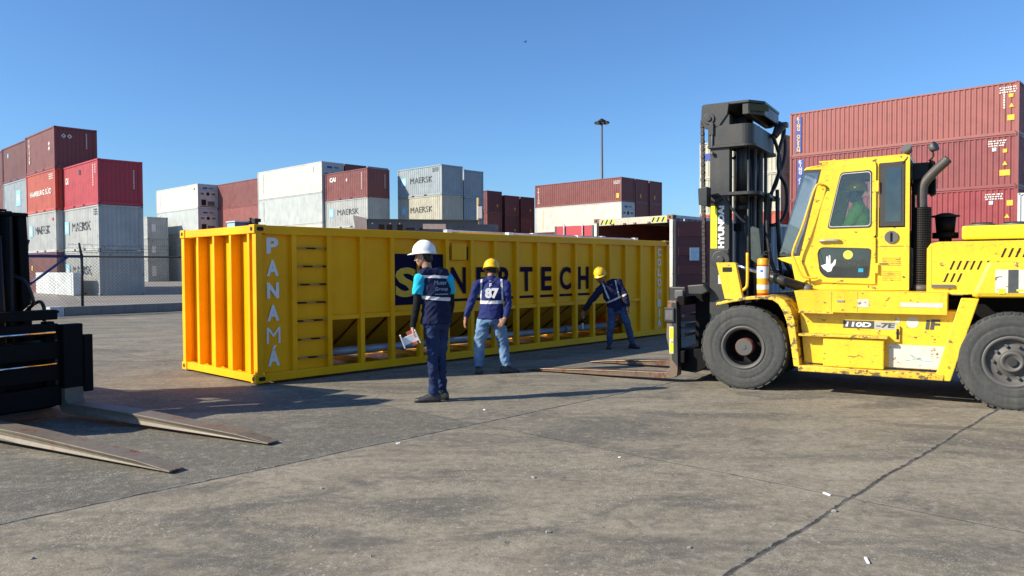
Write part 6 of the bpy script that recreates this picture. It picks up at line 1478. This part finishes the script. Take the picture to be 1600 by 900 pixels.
# person 3: yellow helmet, dark blue shirt with crossed tape, leaning and reaching to a bay
p3 = thing('person', 'person in yellow hard hat and dark shirt leaning to reach into a lower bay', 'person', (2.03, 14.25, 0))
J3 = dict(head=(-.375, -.03, 1.345), look=(-.18, -1, -.35), headup=(-.25, -.1, 1), neck=(-.245, .0, 1.215), chest=(-.16, .02, 1.03), pelvis=(-.06, .06, .76), W=(.88, .0, .48),
          shL=(-.40, -.02, 1.085), elL=(-.575, .0, .87), wrL=(-.675, .05, .70), shR=(-.035, .0, 1.245), elR=(.085, -.06, 1.00), wrR=(.145, -.04, .78),
          handL=((-.25, .2, -1), (.6, -.5, 0), (-.5, -.7, 0), .5), handR=((.1, 0, -1), (-.8, .2, 0), (0, -1, 0), .35),
          hipL=(-.14, .05, .73), knL=(-.185, -.02, .43), anL=(-.205, .04, .10), hipR=(.03, .06, .73), knR=(.135, -.02, .43), anR=(.235, .06, .10))
body(p3, J3, skin2); jk = shirt(p3, J3, c_navy2, 'shirt', hem=.03, seed=11, body_k=.92); trousers(p3, J3, c_jean2, seed=13, k=.93)
def in_front(n): return n.y < .25
shell_strip(jk, p3, lambda c, n: in_front(n) and -.32 < c.x < .10, refl, pl=((-.11, 0, .93), (-.40, 0, .92), .018))
shell_strip(jk, p3, lambda c, n: in_front(n) and .93 < c.z < 1.25 and c.x > -.40, refl, pl=((-.27, 0, 1.05), (.92, 0, .36), .014))
shell_strip(jk, p3, lambda c, n: in_front(n) and .98 < c.z < 1.28, refl, pl=((-.06, 0, 1.08), (.96, 0, .20), .014))
helmet(p3, V3(J3['head']) + Vector((-.012, .0, .052)), (-.18, -1, -.22), (-.25, -.1, 1), haty)
q = MB(); hc = V3(J3['head']); q.tube([hc + Vector((-.085, -.05, .02)), hc + Vector((-.05, -.115, .025)), hc + Vector((.02, -.12, .04)), hc + Vector((.065, -.06, .05))], .016, mat_plain('dark_lens', (.01, .01, .012), .1), n=8); q.build('sunglasses', p3)
shoe(p3, J3['anL'], (-.3, -.6, 0), bootm, .95); shoe(p3, J3['anR'], (.55, -.5, 0), bootm, .95)
tl = thing('hand_tool', 'small white tipped tool held by the leaning worker', 'tool', Vector((2.03, 14.25, 0)) + Vector((-.705, .06, .60)))
q = MB(); q.cyl((0, 0, 0), (.0, 0, -.12), .012, M['dark'], n=10); q.cyl((0, 0, -.12), (.01, 0, -.24), .016, M['white_print'], n=10); q.build('handle', tl)
# driver in the cab, seated, reaching to the wheel (local axes of the truck: x forward, y left)
p4 = thing('person', 'person in lime green jacket sitting at the wheel in the forklift cab', 'person', (0, 0, 0)); p4.matrix_world = FORK_T @ Matrix.Translation((-1.19, .15, 1.235))
J4 = dict(head=(.03, 0, 1.20), look=(1, .1, -.1), neck=(.0, 0, 1.06), chest=(-.02, 0, .88), pelvis=(-.05, 0, .52), W=(0, 1, 0),
          shL=(-.01, .20, .99), elL=(.14, .24, .74), wrL=(.36, .16, .76), shR=(-.01, -.20, .99), elR=(.14, -.24, .74), wrR=(.36, -.14, .76),
          handL=((1, 0, .1), (0, -.8, -.6), (0, -.4, .9), .8), handR=((1, 0, .1), (0, .8, -.6), (0, .4, .9), .8),
          hipL=(.0, .09, .50), knL=(.40, .14, .52), anL=(.52, .13, .12), hipR=(.0, -.09, .50), knR=(.40, -.14, .52), anR=(.52, -.13, .12))
body(p4, J4, skin2, vox=.009); shirt(p4, J4, c_lime, 'jacket', hem=.04, seed=15, body_k=1.08); trousers(p4, J4, c_jean2, seed=17)
helmet(p4, V3(J4['head']) + Vector((0, 0, .05)), (1, .1, 0), (0, 0, 1), haty, strap=False)
shoe(p4, (.52, .13, 0), (1, .13, 0), bootm); shoe(p4, (.52, -.13, 0), (1, -.13, 0), bootm)

# ------------------------------------------------------------ litter on the concrete, one bird
rr = random.Random(3)
def chip(u, kind):
    x, y = u; s = {'stone': .022, 'paper': .026, 'stick': .030}[kind] * rr.uniform(.7, 1.3); mb = MB(); m = {'stone': M['conc'], 'paper': M['white_print'], 'stick': M['white_print']}[kind]
    if kind == 'stick': mb.box(-s, s, -.006, .006, .001, .010, m)
    else:
        n = 9; base = [(s * rr.uniform(.6, 1) * math.cos(2 * math.pi * i / n), s * .7 * rr.uniform(.6, 1) * math.sin(2 * math.pi * i / n)) for i in range(n)]
        h = s * (.55 if kind == 'stone' else .3); rg = [[(a, b, 0) for a, b in base], [(a * .95, b * .95, h * rr.uniform(.3, .8)) for a, b in base], [(a * .45, b * .4, h * rr.uniform(.7, 1.1)) for a, b in base]]; mb.ringed(rg, m, True, False)
    return mb, (x, y, 0), rr.uniform(0, 6)
LIT = [((-2.55, 3.99), 'stone', 'pebble on the concrete at the far left foreground', 'pebble'), ((.86, 6.08), 'paper', 'crumpled white scrap on the concrete right of the workers', 'litter'), ((.20, 4.35), 'stone', 'pebble in the middle of the foreground concrete', 'pebble'), ((.96, 4.10), 'stone', 'pebble just left of the wide crack', 'pebble'),
       ((-1.33, 5.25), 'stone', 'small dark pebble beside the shallow pothole', 'pebble'), ((1.83, 3.90), 'stick', 'thin white strip lying right of the crack near the bottom edge', 'litter'), ((2.10, 5.05), 'stick', 'thin white strip lying between the crack and the forklift', 'litter'),
       ((-.30, 8.15), 'paper', 'white flakes of litter on the ground right of the standing worker', 'litter'), ((.15, 5.5), 'stone', 'tiny pebble on the concrete between the pothole and the scrap', 'pebble'), ((-1.0, 6.6), 'paper', 'tiny pale scrap by the long slab seam', 'litter'), ((2.0, 4.7), 'stone', 'pebble beside the crack right of centre', 'pebble')]
for p, k_, lab, cat in LIT:
    mb, loc, rz = chip(p, k_); o = mb.build({'stone': 'pebble', 'paper': 'paper_scrap', 'stick': 'paper_strip'}[k_]); place(tag(o, lab, cat), loc, rz)
q = MB(); q.ball((0, 0, 0), (.16, .06, .06), M['dark'], 8); q.ball((.17, 0, .03), (.05, .035, .035), M['dark'], 6)
for s in (1, -1): q.add([(.08, s * .03, .02), (-.08, s * .03, .02), (-.14, s * .32, .16), (.02, s * .30, .17), (-.05, s * .5, .10)], [(0, 1, 2, 3), (3, 2, 4)], M['dark'])
q.add([(-.12, 0, 0), (-.28, .06, 0), (-.28, -.06, 0)], [(0, 1, 2)], M['dark']); o = q.build('bird'); place(tag(o, 'tiny dark bird flying in the clear sky above the containers', 'bird'), (2.2, 115.0, 35.3), R(35))
